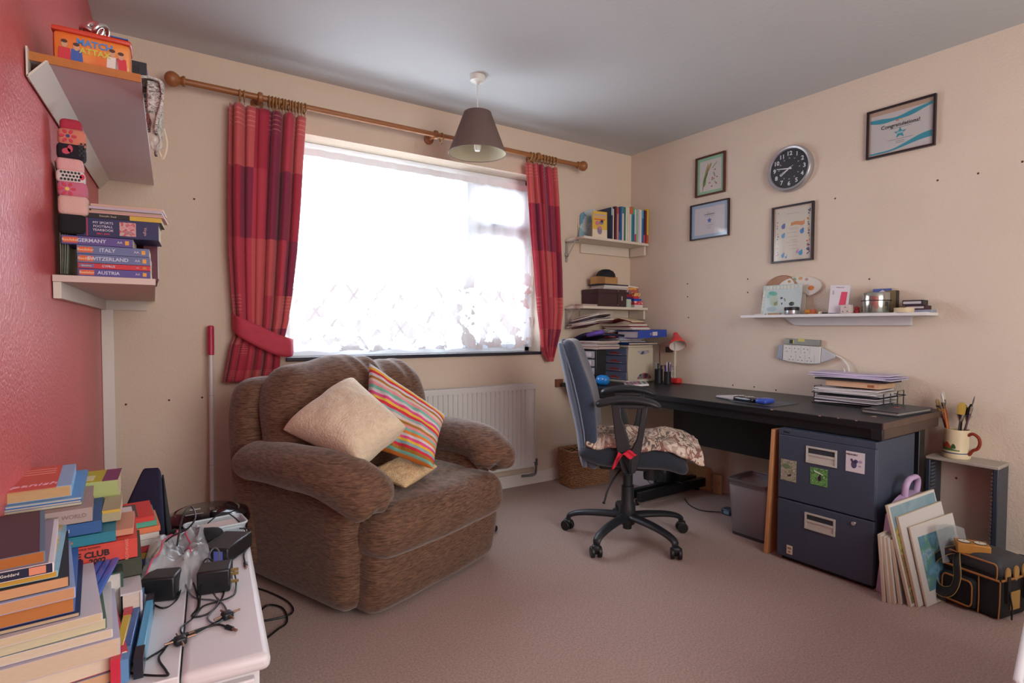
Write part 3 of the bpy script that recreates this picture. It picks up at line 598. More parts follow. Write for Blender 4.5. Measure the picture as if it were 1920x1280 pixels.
for s_ in (.70,1.995):
    mb=MB(); mb.box(s_-.03,s_+.03,-.30,-.24,.08,DZ-.03); mb.build('leg',dsteel,desk,bevel=.004)
    mb=MB(); R2=s_>1
    if not R2: mb.box(s_-.055,s_-.02,-.69,-.06,.03,.085)
    mb.box(s_+(.028 if R2 else .02),s_+(.062 if R2 else .055),-.69,-.06,.03,.085).box(s_-(.03 if R2 else .055),s_+.055,-.31,-.23,.03,.09); mb.build('foot_rail',dsteel,desk,bevel=.003)
    mb=MB(); mb.box(s_-.03,s_+.03,-.66,-.24,DZ-.075,DZ-.027); mb.build('top_bracket',dsteel,desk,bevel=.003)
    for y in (-.67,-.09): MB().lathe([(.016,0),(.018,.006),(.008,.012),(.008,.032)],12,(s_+(.045 if s_>1 else 0),y,0)).build('foot',blk,desk)
# ------------------------------------------------------------ filing cabinet
cab=thing('filing_cabinet','dark blue grey two drawer metal filing cabinet under the desk end','filing cabinet',RW(1.815,.72,0),ROTR)
cb=mat('cabinet_blue_grey','#3c4557',.5,var=.03); cg=mat('handle_pale_plastic','#b9b6ad',.4)
CW,CH,CDp=.203,.612,.385
mb=MB(); mb.box(-CW,CW,.018,CDp,.02,CH); mb.build('carcass',cb,cab,bevel=.002)
one('top_lip',cb,cab,-CW,CW,.0,.02,CH-.028,CH,bevel=.002)
one('plinth',blk,cab,-CW+.01,CW-.01,.03,CDp-.01,0,.022)
for z0,z1,nm in ((.292,.583,0),(.022,.286,1)):
    d=one('drawer',cb,cab,-CW,CW,0,.0175,z0,z1,bevel=.003)
    zc=z0+(.222 if nm==0 else .195); x0,x1=-.075,.055
    mb=MB(); mb.box(x0,x1,-.006,0,zc+.030,zc+.038).box(x0,x1,-.006,0,zc-.036,zc-.028).box(x0,x0+.008,-.006,0,zc-.028,zc+.030).box(x1-.008,x1,-.006,0,zc-.028,zc+.030).box(x0+.008,x1-.008,-.005,0,zc-.003,zc+.007).box(x0+.008,x1-.008,-.0015,0,zc-.028,zc-.003)
    mb.build('handle',cg,d,bevel=.0015)
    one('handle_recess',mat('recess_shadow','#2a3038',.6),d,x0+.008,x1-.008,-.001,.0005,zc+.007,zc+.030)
lk=MB(); lk.X=Matrix.Translation((.128,-.001,.262))@Matrix.Rotation(R_(90),4,'X'); lk.lathe([(0,.008),(.008,.008),(.010,.005),(.011,0)],16); lk.build('lock',chrome,cab)
text('bisley',.013,(-.18,-.0008,CH-.014),mat('badge_grey','#15181d',.5),cab,align='LEFT',name='badge')
def magnet(x0,x1,z0,z1,m,label,extra=None,rot=0):
    t=thing('fridge_magnet',label,'magnet',RW(1.815+(x0+x1)/2,.7205,(z0+z1)/2),ROTR,'magnets on the filing cabinet',rot=(0,rot,ROTR))
    w,h=(x1-x0)/2,(z1-z0)/2; one('backing',m,t,-w,w,-.002,.0,-h,h,bevel=.0006)
    if extra: extra(t,w,h)
def blob(t,pts,m,nm='print',y=-.0026):
    mb=MB(); 
    for p in pts: mb.prism(p,y,y+.0005)
    return mb.build(nm,m,t)
def ell(cx,cz,rx,rz,n=14,a=0):
    return [(cx+rx*math.cos(2*math.pi*i/n)*math.cos(a)-rz*math.sin(2*math.pi*i/n)*math.sin(a),cz+rx*math.cos(2*math.pi*i/n)*math.sin(a)+rz*math.sin(2*math.pi*i/n)*math.cos(a)) for i in range(n)]
def rc_(x0,x1,z0,z1): return [(x0,z0),(x1,z0),(x1,z1),(x0,z1)]
magnet(.09,.163,.475,.56,ccol('#cfc8ce'),'white square magnet with a dark animal drawing on the cabinet',lambda t,w,h:(blob(t,[ell(-.004,-.010,.011,.016),ell(.003,.004,.008,.008),ell(-.012,.006,.005,.008,12,.5)],ccol('#4c4468')),blob(t,[ell(.020,.005,.008,.006),ell(.018,-.014,.006,.004)],ccol('#a893b4')),text('MEMORY',.011,(-.012,-.0027,.030),ccol('#2a2a38'),t)))
magnet(-.19,-.118,.375,.472,blends('photo_ducks',['#8b8a78','#a59c8c','#7b8064','#b3a7a0'],60,.5),'tall photo magnet of a duck on grass, left on the top drawer',lambda t,w,h:(blob(t,[ell(.004,-.022,.009,.004),ell(.010,-.019,.004,.005)],ccol('#2c2024')),blob(t,[ell(-.01,.018,.018,.012)],ccol('#6a7a5c'))))
magnet(-.055,.018,.385,.461,blends('photo_grass',['#4f8a44','#6fa05a','#3d6f3a','#8fb07a'],70,.5),'photo magnet of a small dog on green grass below the top handle',lambda t,w,h:(blob(t,[ell(.003,-.006,.007,.012),ell(.006,.008,.004,.005)],ccol('#2a2028')),blob(t,[[(-.02,.022),(.018,.010),(.018,.014),(-.02,.027)]],ccol('#dcdcd0'))))
magnet(-.155,-.128,.04,.08,ccol('#d8c8b4'),'tiny cream magnet near the bottom of the cabinet',lambda t,w,h:(blob(t,[rc_(-.009,.009,.003,.012),ell(0,-.009,.006,.005)],ccol('#8a7a66'))))
# ------------------------------------------------------------ bin, plank, basket, boxes under the desk
mesh_=bpy.data.materials.new('grey_wire_mesh'); mesh_.use_nodes=True
n=mesh_.node_tree; b=n.nodes['Principled BSDF']; b.inputs['Base Color'].default_value=lin('#b4b1b8'); b.inputs['Metallic'].default_value=.3; b.inputs['Roughness'].default_value=.5; b.inputs['Alpha'].default_value=.45
bn=thing('waste_bin','grey metal mesh waste bin under the desk','waste bin',RW(1.395,.515,0),ROTR)
def rr(hx,hy,r,n=6):
    o=[]
    for cx_,cy_,a in ((hx-r,hy-r,0),(-(hx-r),hy-r,90),(-(hx-r),-(hy-r),180),(hx-r,-(hy-r),270)):
        for i in range(n+1): t=R_(a+90*i/n); o.append((cx_+r*math.cos(t),cy_+r*math.sin(t)))
    return o
def rring(mb,sec):
    k=len(sec[0][0]); base=[]
    vs=[(x,y,z) for P,z in sec for x,y in P]; fs=[(i*k+j,i*k+(j+1)%k,(i+1)*k+(j+1)%k,(i+1)*k+j) for i in range(len(sec)-1) for j in range(k)]
    mb.add(vs,fs)
mb=MB(); rring(mb,[(rr(.095,.095,.025),.012),(rr(.108,.118,.028),.285)]); mb.build('mesh_wall',mesh_,bn,solid=.0015)
mb=MB(); rring(mb,[(rr(.096,.096,.025),.0),(rr(.097,.097,.025),.016)]); mb.add([(x,y,.003) for x,y in rr(.095,.095,.025)],[list(range(28))]); mb.build('base',mat('bin_metal','#4b4a50',.45,.4),bn)
mb=MB(); mb.tube([(x,y,.293) for x,y in rr(.112,.122,.03)],.0045,8,closed=True); mb.tube([(x,y,.270) for x,y in rr(.1085,.118,.028)],.003,8,closed=True); rring(mb,[(rr(.1075,.1175,.028),.27),(rr(.111,.121,.03),.293)]); mb.build('rim',mat('bin_rim','#8a888d',.35,.6),bn)
pk=thing('wooden_plank','pale wooden plank leaning between the bin and the filing cabinet','plank',RW(1.545,.715,0),ROTR,rot=(R_(0),R_(2.6),ROTR))
one('board',mat('pine_board','#c08a5c',.6,var=.12,vscale=20,stretch=(8,8,1)),pk,0,.016,0,.20,0.001,.60,bevel=.001)
wk=blends('wicker',['#5c4030','#9a7050','#b88c64','#785438'],60,.8,'noise',(1,1,5))
bk=thing('wicker_basket','brown woven wicker basket on the floor beside the radiator','basket',(2.50,2.905,0),R_(-4))
def wall_of_weave(mb,sec,rows,amp):
    pass
BX,BY,BH=.165,.085,.245
mb=MB(); P=rr(BX,BY,.02,4); k=len(P)
per=[]
for i in range(k):
    a=Vector(P[i]); b2=Vector(P[(i+1)%k]); m_=max(1,int((b2-a).length/.008))
    for j in range(m_): per.append(a.lerp(b2,j/m_))
rows=20
for r_i in range(rows):
    z=.008+r_i*.0118; s1=.93+.07*r_i/rows
    pts=[]
    for i,p in enumerate(per):
        d_=p.normalized()*(.0032*math.sin(i*math.pi/3+math.pi*(r_i%2)))
        notch=0
        q2=p*s1+d_; pts.append((q2.x,q2.y,z))
    mb.tube(pts,.0062,5,closed=True)
g=mb.build('woven_wall',wk,bk); g['kind']='stuff'
mb=MB(); rring(mb,[([ (x*.9,y*.9) for x,y in P],.01),([(x*.96,y*.96) for x,y in P],.235)]); mb.add([(x*.9,y*.9,.01) for x,y in P],[list(range(k))]); mb.build('inner_wall',mat('wicker_dark','#3c2a20',.9),bk,solid=.002)
mb=MB(); 
top=[(p.x,p.y,BH+.0-(.035*math.exp(-(p.x/.05)**2) if p.y<0 else 0)+ (0)) for p in per]
mb.tube(top,.009,8,closed=True); mb.build('rim',wk,bk)
cbx=thing('box_file','white storage box with a turquoise side panel under the desk','box',RW(.48,.30,0),ROTR)
one('box_body',ccol('#c9ccd6'),cbx,-.12,.085,-.06,.16,0.001,.20,bevel=.003); one('turquoise_side',ccol('#3f8a9a'),cbx,.085,.088,-.058,.158,.002,.198)
mb=MB(); mb.prism(ell(.05,.11,.022,.035),.0885,.0895,'x'); mb.build('printed_patch',ccol('#8fa76a'),cbx)
o=MB().tube(smoothpath([RW(.50,.385,.19),RW(.53,.40,.10),RW(.585,.40,.055),RW(.63,.40,.10),RW(.64,.37,.17),RW(.60,.37,.19)],6),.0025,6).build('cable_loop',cable); tag(o,'black cable looping in front of the white box under the desk','cable')
o=thing('speaker','small dark oval speaker beside the turquoise box under the desk','speaker',RW(.635,.34,.0),ROTR)
mb=MB(); mb.rbox((0,0,.095),(.045,.05,.095),.045,10); mb.build('case',blk,o); mb=MB(); mb.X=Matrix.Translation((0,-.05,.11))@Matrix.Rotation(R_(90),4,'X'); mb.lathe([(0,-.004),(.026,-.002),(.032,.003),(.034,0)],20); mb.build('cone',mat('speaker_cone','#2c3238',.7),o)
pb=thing('plywood_offcut','plywood offcut standing against the wall under the desk','board',RW(.755,.06,0),ROTR)
ply=mat('plywood','#b89468',.7,var=.1,vscale=14,stretch=(6,1,1))
one('left_board',ply,pb,-.16,.035,-.01,.004,.001,.155,bevel=.001); one('right_board',ply,pb,.055,.12,-.01,.004,.001,.125,bevel=.001)
text('1 2',.03,(.088,-.0105,.07),ccol('#a8482c'),pb)
o=thing('plug_adapter','small blue grey power adapter on the carpet by the bin','power adapter',RW(1.12,.36,0),ROTR); one('case',mat('adapter_blue','#3a5064',.4),o,-.03,.03,-.03,.03,.001,.035,bevel=.006); one('label_strip',ccol('#7fa3b5'),o,-.012,.02,-.0305,-.03,.008,.026)
o=MB().tube(smoothpath([RW(.80,.34,.004),RW(.90,.42,.004),RW(1.0,.44,.004),RW(1.09,.39,.01)],6),.003,6).build('cable',cable); tag(o,'thin black cable on the carpet under the desk','cable')
# ------------------------------------------------------------ books
def book(label,loc,rotz,L_,W_,T,col,ori='flat',group=None,col2=None,txt=None,tcol='#f0e8d8',hard=True,tilt=0,pcol=None,lean=0,panel=None,ts=.6,cover_art=None,nm='book',cat='book'):
    "local: flat = length on x, spine towards -y, thickness up; stand = length up, spine towards -y, thickness on x"
    t=thing(nm,label,cat,loc,rotz,group,rot=(tilt,lean,rotz))
    cm=ccol(col); pg=mat('pages_'+(pcol or '#cdb799').lstrip('#'),pcol or '#cdb799',.85,var=.06,vscale=90,stretch=(1,1,12) if ori=='flat' else (12,1,1))
    bt=min(.0022 if hard else .0006,T*.2); e=.002 if hard else 0
    X=Matrix.Identity(4) if ori=='flat' else Matrix(((0,0,1,0),(0,1,0,0),(1,0,0,0),(0,0,0,1)))
    mb=MB(); mb.X=X; mb.box(-L_/2,L_/2,0,W_,0,bt).box(-L_/2,L_/2,0,W_,T-bt,T).box(-L_/2,L_/2,-.0006,bt,bt,T-bt); mb.build('cover',cm,t,smooth=False)
    mb=MB(); mb.X=X; mb.box(-L_/2+e,L_/2-e,bt,W_-e-.0005,bt,T-bt); mb.build('pages',pg,t,smooth=False)
    if col2:
        a,b_=panel or (-.5,-.28)
        mb=MB(); mb.X=X; mb.box(a*L_,b_*L_,-.0010,.0,.0006,T-.0006); mb.build('spine_panel',ccol(col2),t,smooth=False)
    if txt:
        o=text(txt,T*ts,(0,-.0014,T/2) if ori=='flat' else (T/2,-.0014,0),ccol(tcol),t,rot=(R_(90),0,0) if ori=='flat' else (R_(90),R_(90),0),ext=.0002)
        mw=max(o.dimensions[0],1e-4) if False else None
        vs=[v.co.x for v in o.data.vertices]
        if vs:
            w=max(vs)-min(vs); 
            if w>L_*.86: o.scale=(L_*.86/w,1,1)
    if cover_art: cover_art(t,L_,W_,T)
    return t
def topart(col,x0,x1,y0,y1,nm='cover_panel'):
    def f(t,L_,W_,T): one(nm,ccol(col),t,x0*L_,x1*L_,y0*W_,y1*W_,T,T+.0004,smooth=False)
    return f
# ------------------------------------------------------------ corner shelves
def cshelf(z,label,m):
    t=thing('corner_shelf',label,'wall shelf',(3.10,D,z),0,'corner shelves')
    mb=MB(); mb.prism([(-.635,0),(-.635,-.21),(.0,-.195),(-.002,0)],-.018,0,'z'); mb.build('shelf_board',m,t,bevel=.002)
    one('back_batten',m,t,-.50,-.02,-.018,0,-.085,-.018,bevel=.003); one('side_batten',m,t,-.018,0,-.17,-.018,-.085,-.018,bevel=.003)
    br=mat('bracket_grey','#a9a7a4',.4,.3)
    mb=MB(); mb.box(-.63,-.615,-.012,0,-.16,-.018).box(-.63,-.615,-.15,0,-.026,-.018).tube([(-.622,-.10,-.024),(-.622,-.008,-.135)],.004,6); mb.build('bracket',br,t)
    return t
shm=mat('cream_shelf_paint','#d8cdbd',.5)
cshelf(1.695,'cream corner shelf above the desk holding a row of upright books',shm)
s2=cshelf(1.222,'cream corner shelf with boxes on it above the paper pile',shm)
o=MB().tube(smoothpath([(2.468,D-.01,1.60),(2.462,D-.02,1.58),(2.475,D-.03,1.575),(2.485,D-.015,1.585)],5),.003,6).build('wall_hook',chrome); tag(o,'small metal hook on the wall under the upper corner shelf','hook')
bz=1.6955
row=[ # px left, colour, height, panel, text
(1096,'#7fa6b8',.235,None),(1128,'#2a3550',.225,'#8fb0b8'),(1134,'#cfc8bc',.215,None),(1138,'#5a2434',.235,None),(1142,'#c08a78',.230,'#b04a3c'),(1147,'#243a6a',.235,'#3f6fa8'),(1153,'#2f5f98',.240,None),(1157,'#d8d4c8',.242,'#3a7a8a'),(1161,'#3f6f5c',.240,None),(1165,'#cfd6c8',.240,None),(1169,'#d8d0bc',.242,None),(1174,'#d9cfc0',.245,'#c85a30'),(1178,'#3a8a98',.252,'#d86a34'),(1182,'#2a6a8c',.248,'#4fa88a'),(1186,'#c9ccd0',.235,'#c23c50'),(1190,'#8fb89a',.238,None),(1194,'#c9c4d2',.242,None),(1198,'#e0ddd4',.240,None),(1202,'#2f6fb0',.238,'#58a8c8'),(1206,'#22304a',.240,'#c04c5c'),(1210,'#7a2430',.240,None),(1214,'#d8b828',.255,'#c0502c')]
# spines face the room; the row runs along the back wall to the corner
xs=[]
for i,(px,c_,h,p2) in enumerate(row[1:]):
    pass
XX=[2.735+ .0178*i for i in range(21)]
names=['navy and blue','thin white','dark maroon','pinkish','navy','blue','white','green','pale green','cream','cream and orange','teal','teal and green','pale grey','light green','lilac grey','white','bright blue','dark navy','dark red','yellow']
used={}
for i,(px,c_,h,p2) in enumerate(row[1:]):
    nmx=names[i]; used[nmx]=used.get(nmx,0)+1
    lab='%s book %s, upper corner shelf'%(nmx,['second from the left of the upright ones','third from left','fourth from left','fifth from left','sixth from left','seventh from left','eighth from left','ninth from left','tenth from left','eleventh from left','right of the cream one','twelfth from left','left of the pale grey one','with red spine top','right of the pale grey one','fourth from the right end group','sixth from right','fourth from right','third from right','second from right','at the right end of the row'][i])
    T=.0162 if nmx not in('thin white',) else .010
    book(lab,(XX[i],D-.185+.004*random.random(),bz+h/2+.0006),0,h,.16,T,c_,'stand','books on the upper corner shelf',p2,None,lean=R_(0 if i>6 else 0),panel=random.choice([(.25,.5),(-.5,-.25),(.3,.5)]))
# leaning blue book at the left, with the yellow covered one in front of it
t=thing('book','pale blue picture book slanting at the left end of the upper corner shelf','book',(2.70,D-.03,bz+.001),0,'books on the upper corner shelf',rot=(R_(-8),0,R_(-3)))
mb=MB(); mb.prism([(-.13,0),(.035,0),(.035,.245),(-.02,.232),(-.10,.195)],-.012,0); mb.build('cover',blends('pale_blue_cover',['#8fb8c8','#c4d2d4','#6f9fb8'],9,.5,'noise'),t); one('pages',paper,t,-.12,.03,-.001,.004,.004,.19)
t=thing('book','yellow picture book with a pink and grey cartoon cover facing the room','book',(2.645,D-.17,bz+.001),0,'books on the upper corner shelf',rot=(R_(-6),0,R_(-8)))
yb=ccol('#d9b348'); mb=MB(); mb.prism([(-.068,0),(.055,0),(.066,.19),(-.050,.19)],-.004,.004); mb.build('cover',yb,t); one('pages',paper,t,-.055,.05,.004,.010,.003,.185)
blob(t,[[(-.067,.001),(.055,.001),(.058,.06),(-.063,.06)]],ccol('#dfcdb8'),'lower_band',-.0048); blob(t,[ell(-.005,.055,.020,.03),ell(.012,.11,.018,.014)],ccol('#8a7c92'),'figure',-.0055); blob(t,[ell(-.022,.105,.016,.016),ell(.0,.075,.014,.012)],ccol('#c9788e'),'figure',-.0060); blob(t,[ell(.018,.12,.012,.010)],ccol('#3a3040'),'figure',-.0065); blob(t,[rc_(-.045,.055,.158,.170),rc_(-.045,.050,.145,.150)],ccol('#b9a0a8'),'title_print',-.0048); blob(t,[rc_(-.045,.045,.128,.136)],ccol('#cf5a3c'),'title_print',-.0048)
# lower corner shelf ------------------------------------------
sz=1.2225
o=thing('storage_box','dark brown lidded storage box with silver corner studs on the lower corner shelf','box',(2.80,D-.105,sz+.0005),0,None); bm_=mat('brown_boxboard','#3d2428',.6)
one('box_body',bm_,o,-.185,.085,-.085,.085,0,.118,bevel=.002); one('lid',bm_,o,-.188,.088,-.088,.088,.092,.122,bevel=.002)
for x in (-.002,.076):
    for z in (.012,.112): MB().ball((x,-.089,z),.004,8,6).build('stud',chrome,o)
one('clasp',chrome,o,.030,.042,-.090,-.087,.045,.075)
one('side_seam',mat('brown_dark','#24161a',.7),o,-.006,-.003,-.0886,-.088,0,.12)
def stackitem(nm,label,cat,loc,w,d,h,m,rz=0,group=None,bev=.001): 
    o=one(nm,m,None,-w/2,w/2,-d/2,d/2,0,h,loc=loc,rot=(0,0,rz),bevel=bev); return tag(o,label,cat,group)
zt=sz+.1235
stackitem('document_folder','grey document folder directly on top of the brown storage box','folder',(2.79,D-.10,zt),.25,.16,.012,ccol('#b8b4ae'),R_(2))
stackitem('papers','white papers lying on the grey folder over the brown box','papers',(2.80,D-.10,zt+.0125),.22,.15,.016,ccol('#cfc9c2'),R_(-2))
stackitem('document_folder','thin dark blue folder topping the paper stack under the wooden box','folder',(2.79,D-.10,zt+.029),.25,.16,.008,ccol('#20263c'),R_(3))
o=thing('wooden_box','small light wooden box on top of the dark folder on the corner shelf','box',(2.745,D-.11,zt+.0375),R_(-2)); one('box_body',mat('light_wood','#b08550',.5,var=.1,vscale=10,stretch=(1,8,8)),o,-.095,.085,-.045,.045,0,.052,bevel=.002); one('end_grain',mat('light_wood_end','#8a6238',.6),o,-.0955,-.035,-.0455,-.045,.002,.05)
o=MB().lathe([(.0,.058),(.030,.054),(.055,.040),(.068,.018),(.070,0),(0,0)],24).build('black_case',mat('black_fabric_case','#15181f',.8),loc=(2.755,D-.11,zt+.09)); tag(o,'round black zip case lying on the small wooden box','case')
o=MB().tube(smoothpath([(2.825,D-.12,zt+.10),(2.845,D-.13,zt+.085),(2.85,D-.13,zt+.05),(2.838,D-.14,zt+.04)],6),.0025,6).build('cord',ccol('#c9c4ba')); tag(o,'pale cord loop hanging off the small wooden box','cord')
stackitem('envelopes','flat pale pink envelopes at the left end of the lower corner shelf','envelopes',(2.545,D-.12,sz+.0005),.14,.13,.012,ccol('#b9a39c'),R_(3))
gx=2.965
stackitem('playing_card_box','pale green boxed card game at the bottom by the brown box','game box',(gx-.04,D-.11,sz+.0005),.075,.10,.06,blends('green_check',['#b9cbb8','#a9bfae'],80,.6,'patch'),0,'small game boxes')
stackitem('playing_card_box','blue boxed card game on the pale green box','game box',(gx-.035,D-.11,sz+.0615),.085,.10,.012,ccol('#1c2a78'),0,'small game boxes')
stackitem('playing_card_box','dark red boxed card game above the blue one','game box',(gx-.035,D-.11,sz+.074),.082,.10,.022,ccol('#8f1c28'),R_(2),'small game boxes')
stackitem('playing_card_box','small navy box topping the stack beside the brown box','game box',(gx-.05,D-.11,sz+.0965),.06,.09,.014,ccol('#22264e'),0,'small game boxes')
o=stackitem('playing_card_box','white card box with red print lowest in the right hand stack','game box',(gx+.065,D-.13,sz+.0005),.085,.08,.020,ccol('#d6d2cc'),0,'small game boxes')
stackitem('playing_card_box','pink red card box with white print on the white one','game box',(gx+.065,D-.13,sz+.021),.088,.08,.026,blends('pinkred_print',['#c8384a','#c8384a','#e6cfcf'],40,.5,'noise'),0,'small game boxes')
stackitem('playing_card_box','blue card box in the middle of the right hand stack','game box',(gx+.055,D-.13,sz+.0475),.075,.08,.018,ccol('#2848a8'),R_(2),'small game boxes')
stackitem('playing_card_box','bright red card box above the blue one in right hand stack','game box',(gx+.04,D-.13,sz+.066),.055,.08,.016,ccol('#cf3040'),0,'small game boxes')
stackitem('playing_card_box','orange yellow card box topping the right hand stack','game box',(gx+.05,D-.13,sz+.0825),.065,.08,.024,blends('orange_print',['#d9a05a','#e0b878','#a85a3c'],50,.5,'noise'),0,'small game boxes')
o=thing('greeting_card','orange and red greeting card leaning at the right end of the corner shelf','card',(3.06,D-.075,sz+.001),0,rot=(R_(-5),R_(8),R_(-28))); one('sheet',ccol('#d9d2c4'),o,-.055,.045,0,.003,0,.165); one('printed_front',blends('orange_card',['#c9782f','#d99a3c','#b0442c','#5c5a7a'],18,.5,'noise'),o,-.05,.036,-.001,0,.005,.155)
o=thing('figurine','small grey and blue metal figurine behind the card boxes','figurine',(gx+.02,D-.055,sz+.03)); mb=MB(); mb.box(-.03,.03,-.012,.012,-.0295,.06).tube([(-.03,0,.06),(-.025,0,.10),(.0,0,.122),(.03,0,.12)],.006,8).tube([(.0,0,.06),(.005,0,.11)],.008,8).tube([(-.025,0,.10),(-.04,0,.12)],.004,6); mb.build('body',mat('pewter','#6a6c7c',.4,.6),o)
# ------------------------------------------------------------ drawer towers and papers on the desk
tw=thing('drawer_tower','tall black drawer tower with clear plastic drawers behind the office chair','drawer unit',RW(.155,.53,DZ),ROTR)
tb=mat('black_tower_plastic','#171a20',.4); clr=mat('clear_drawer_plastic','#a9adb8',.25,alpha=.75)
one('casing',tb,tw,-.115,.115,-.075,.02,0.001,.235,bevel=.004)
for i in range(4):
    z=.012+i*.055
    d=one('drawer',clr,tw,-.105,.105,-.095,-.0755,z,z+.047,bevel=.004); one('drawer_front',mat('drawer_smoke','#7d7480',.3),d,-.10,.03,-.0965,-.0952,z+.006,z+.041); one('label_slip',ccol('#c9c2c8'),d,.035,.09,-.0965,-.0952,z+.008,z+.04)
db=thing('desktop_organiser','pale grey desktop drawer box with four smoky blue drawers','drawer unit',RW(.175,.185,DZ),ROTR)
gr=mat('putty_plastic','#c4bca6',.45); sb=mat('smoky_blue_plastic','#6c7798',.35)
mb=MB(); mb.prism([(-.155,.0),(.135,.0),(.135,.26),(-.155,.26)],-.13,.165); 
one('shell_top',gr,db,-.14,.135,-.15,.10,.245,.262,bevel=.006); one('shell_bottom',mat('pale_plastic','#d6d4cc',.4),db,-.14,.135,-.17,.10,.001,.016,bevel=.003)
one('shell_left',gr,db,-.14,-.13,-.15,.10,.016,.245); one('shell_back',gr,db,-.13,.125,.09,.10,.016,.245)
mb=MB(); P=[(-.15,.016),(-.158,.10),(-.155,.2),(-.148,.245),(.10,.245),(.10,.016)]
mb.prism(P,.122,.135,'x'); mb.build('shell_side',gr,db,bevel=.002)
for i in range(4):
    z=.018+i*.0565
    d=one('drawer',sb,db,-.13,.12,-.155,.08,z,z+.054,bevel=.003)
    mb=MB(); mb.prism([(-.055,z+.010),(.065,z+.010),(.045,z+.019),(.01,z+.028),(-.02,z+.026),(-.045,z+.017)],-.157,-.1545); mb.build('handle_recess',mat('handle_recess_plum','#4a4258' if i else '#a04a50',.4),d)
    mb=MB(); mb.prism([(-.058,z+.006),(.068,z+.006),(.068,z+.010),(-.058,z+.010)],-.163,-.155); mb.build('handle_lip',mat('handle_lip_pale','#9fa3bc',.3),d)
dk=mat('slot_shadow','#3c4250',.6)
def halfell(cy,cz,ry,rz,up,n=16): return [(cy+ry*math.cos(math.pi*i/n),cz+(rz if up else -rz)*math.sin(math.pi*i/n)) for i in range(n+1)]
mb=MB(); mb.prism(halfell(-.0,.222,.062,.028,False),.1352,.1362,'x'); mb.build('side_window',blends('slot_contents',['#4a5064','#a9a4b4','#5d6c7c','#c4bccc'],22,.5,'noise'),db)
mb=MB(); mb.prism(halfell(.01,.022,.070,.042,True),.1352,.1362,'x'); mb.build('side_window',blends('slot_contents2',['#3a4658','#7d8894','#a04a50','#2c3444'],26,.5,'noise'),db)
o=MB(); o.rbox((0,0,.036),(.046,.036,.034),.033,12); o=o.build('money_box',mat('bright_blue_plastic','#1f7fd0',.35),loc=RW(.33,.60,DZ),rot=(0,0,ROTR+.4)); tag(o,'bright blue round plastic pot with two white studs at the desk end','pot')
for x in (-.016,.014): MB().ball((x,-.034,.045),.005,8,6).build('stud',whitep,o)
cal=thing('calculator','large white keypad calculator in front of the desktop drawer box','calculator',RW(.44,.40,DZ+.001),ROTR,rot=(R_(5),0,ROTR-.75)); one('case',whitep,cal,-.11,.11,-.075,.075,.0,.012,bevel=.004)
for i in range(5):
    for j in range(4): one('key',ccol('#5c6470' if (i+j)%3 else '#c86a90'),cal,-.09+i*.036,-.066+i*.036,-.06+j*.024,-.043+j*.024,.012,.016,smooth=False)
one('display',ccol('#6f8078'),cal,-.08,.08,.045,.064,.012,.014)
def penpot(loc,r,h,seed,label):
    t=thing('pen_pot',label,'pen pot',loc,0,'black pen pots'); mb=MB(); mb.lathe([(0,.002),(r,.002),(r,h),(r-.002,h),(r-.002,.005),(0,.005)],20); mb.build('pot',mat('black_mesh_metal','#15181e',.5,.3),t)
    return t
penpot(RW(.44,.175,DZ),.028,.10,1,'left black pen pot crowded with pens beside the drawer box'); penpot(RW(.50,.155,DZ),.024,.085,2,'right black pen pot nearer the red lamp')
random.seed(3)
for k,(P,cs) in enumerate(((RW(.44,.175,DZ),['#14161c','#1c2026','#20242c','#8a93a0','#15181e','#2c323c','#101216']),(RW(.50,.155,DZ),['#e6e6ea','#c8345a','#1f2c80','#16181e','#5a3a8c','#dfe2e6']))):
    for i,c_ in enumerate(cs):
        side=['towards the room','towards the door','nearest the drawer box','at the back','by the wall','on the window side','in the middle'][i]; a=2*math.pi*i/len(cs)+k; r=.014; b_=P+Vector((r*math.cos(a)*.6,r*math.sin(a)*.6,.006)); t_=P+Vector((r*1.5*math.cos(a),r*1.5*math.sin(a),.125+.025*random.random()))
        o=thing('pen',['black','grey','dark blue','white','pink','purple','navy'][{'#14161c':0,'#1c2026':0,'#20242c':0,'#8a93a0':1,'#15181e':0,'#2c323c':0,'#101216':0,'#e6e6ea':3,'#c8345a':4,'#1f2c80':2,'#16181e':0,'#5a3a8c':5,'#dfe2e6':3}[c_]]+' pen in the %s pen pot, %s'%(['left','right'][k],side),'pen',b_,0,'pens in the pots')
        MB().cyl((0,0,0),t_-b_,.0042,n=8).build('barrel',ccol(c_,.4),o); MB().cyl((t_-b_)*.96,(t_-b_)*1.05,.0028,n=8).build('cap_end',ccol('#9a9aa4',.4),o)
# red lamp
rl=thing('desk_lamp','small red desk lamp with conical shade and white stem on the desk','desk lamp',RW(.50,.065,DZ),ROTR); rm=mat('lamp_red','#d23a3a',.4)
mb=MB(); mb.rbox((0,0,.019),(.034,.03,.018),.008,6); mb.build('base',rm,rl); mb=MB(); mb.tube(smoothpath([(-.03,0,.035),(-.045,0,.06),(-.03,0,.085),(-.015,0,.06),(-.03,0,.035)],6),.004,6); mb.build('flex',whitep,rl)
mb=MB(); mb.tube([(-.012,0,.03),(-.014,0,.12),(-.012,0,.22),(-.008,0,.275)],.006,8); mb.build('stem',mat('stem_pale','#c9c6be',.4),rl)
mb=MB(); mb.X=Matrix.Translation((.0,0,.305))@Vector((0,0,-1)).rotation_difference(Vector((.50,-.42,-.76))).to_matrix().to_4x4(); mb.lathe([(.0,.052),(.014,.052),(.017,.040),(.015,.032),(.022,.026),(.055,-.045),(.058,-.058)],28,caps=False); mb.build('shade',rm,rl,solid=.0015)
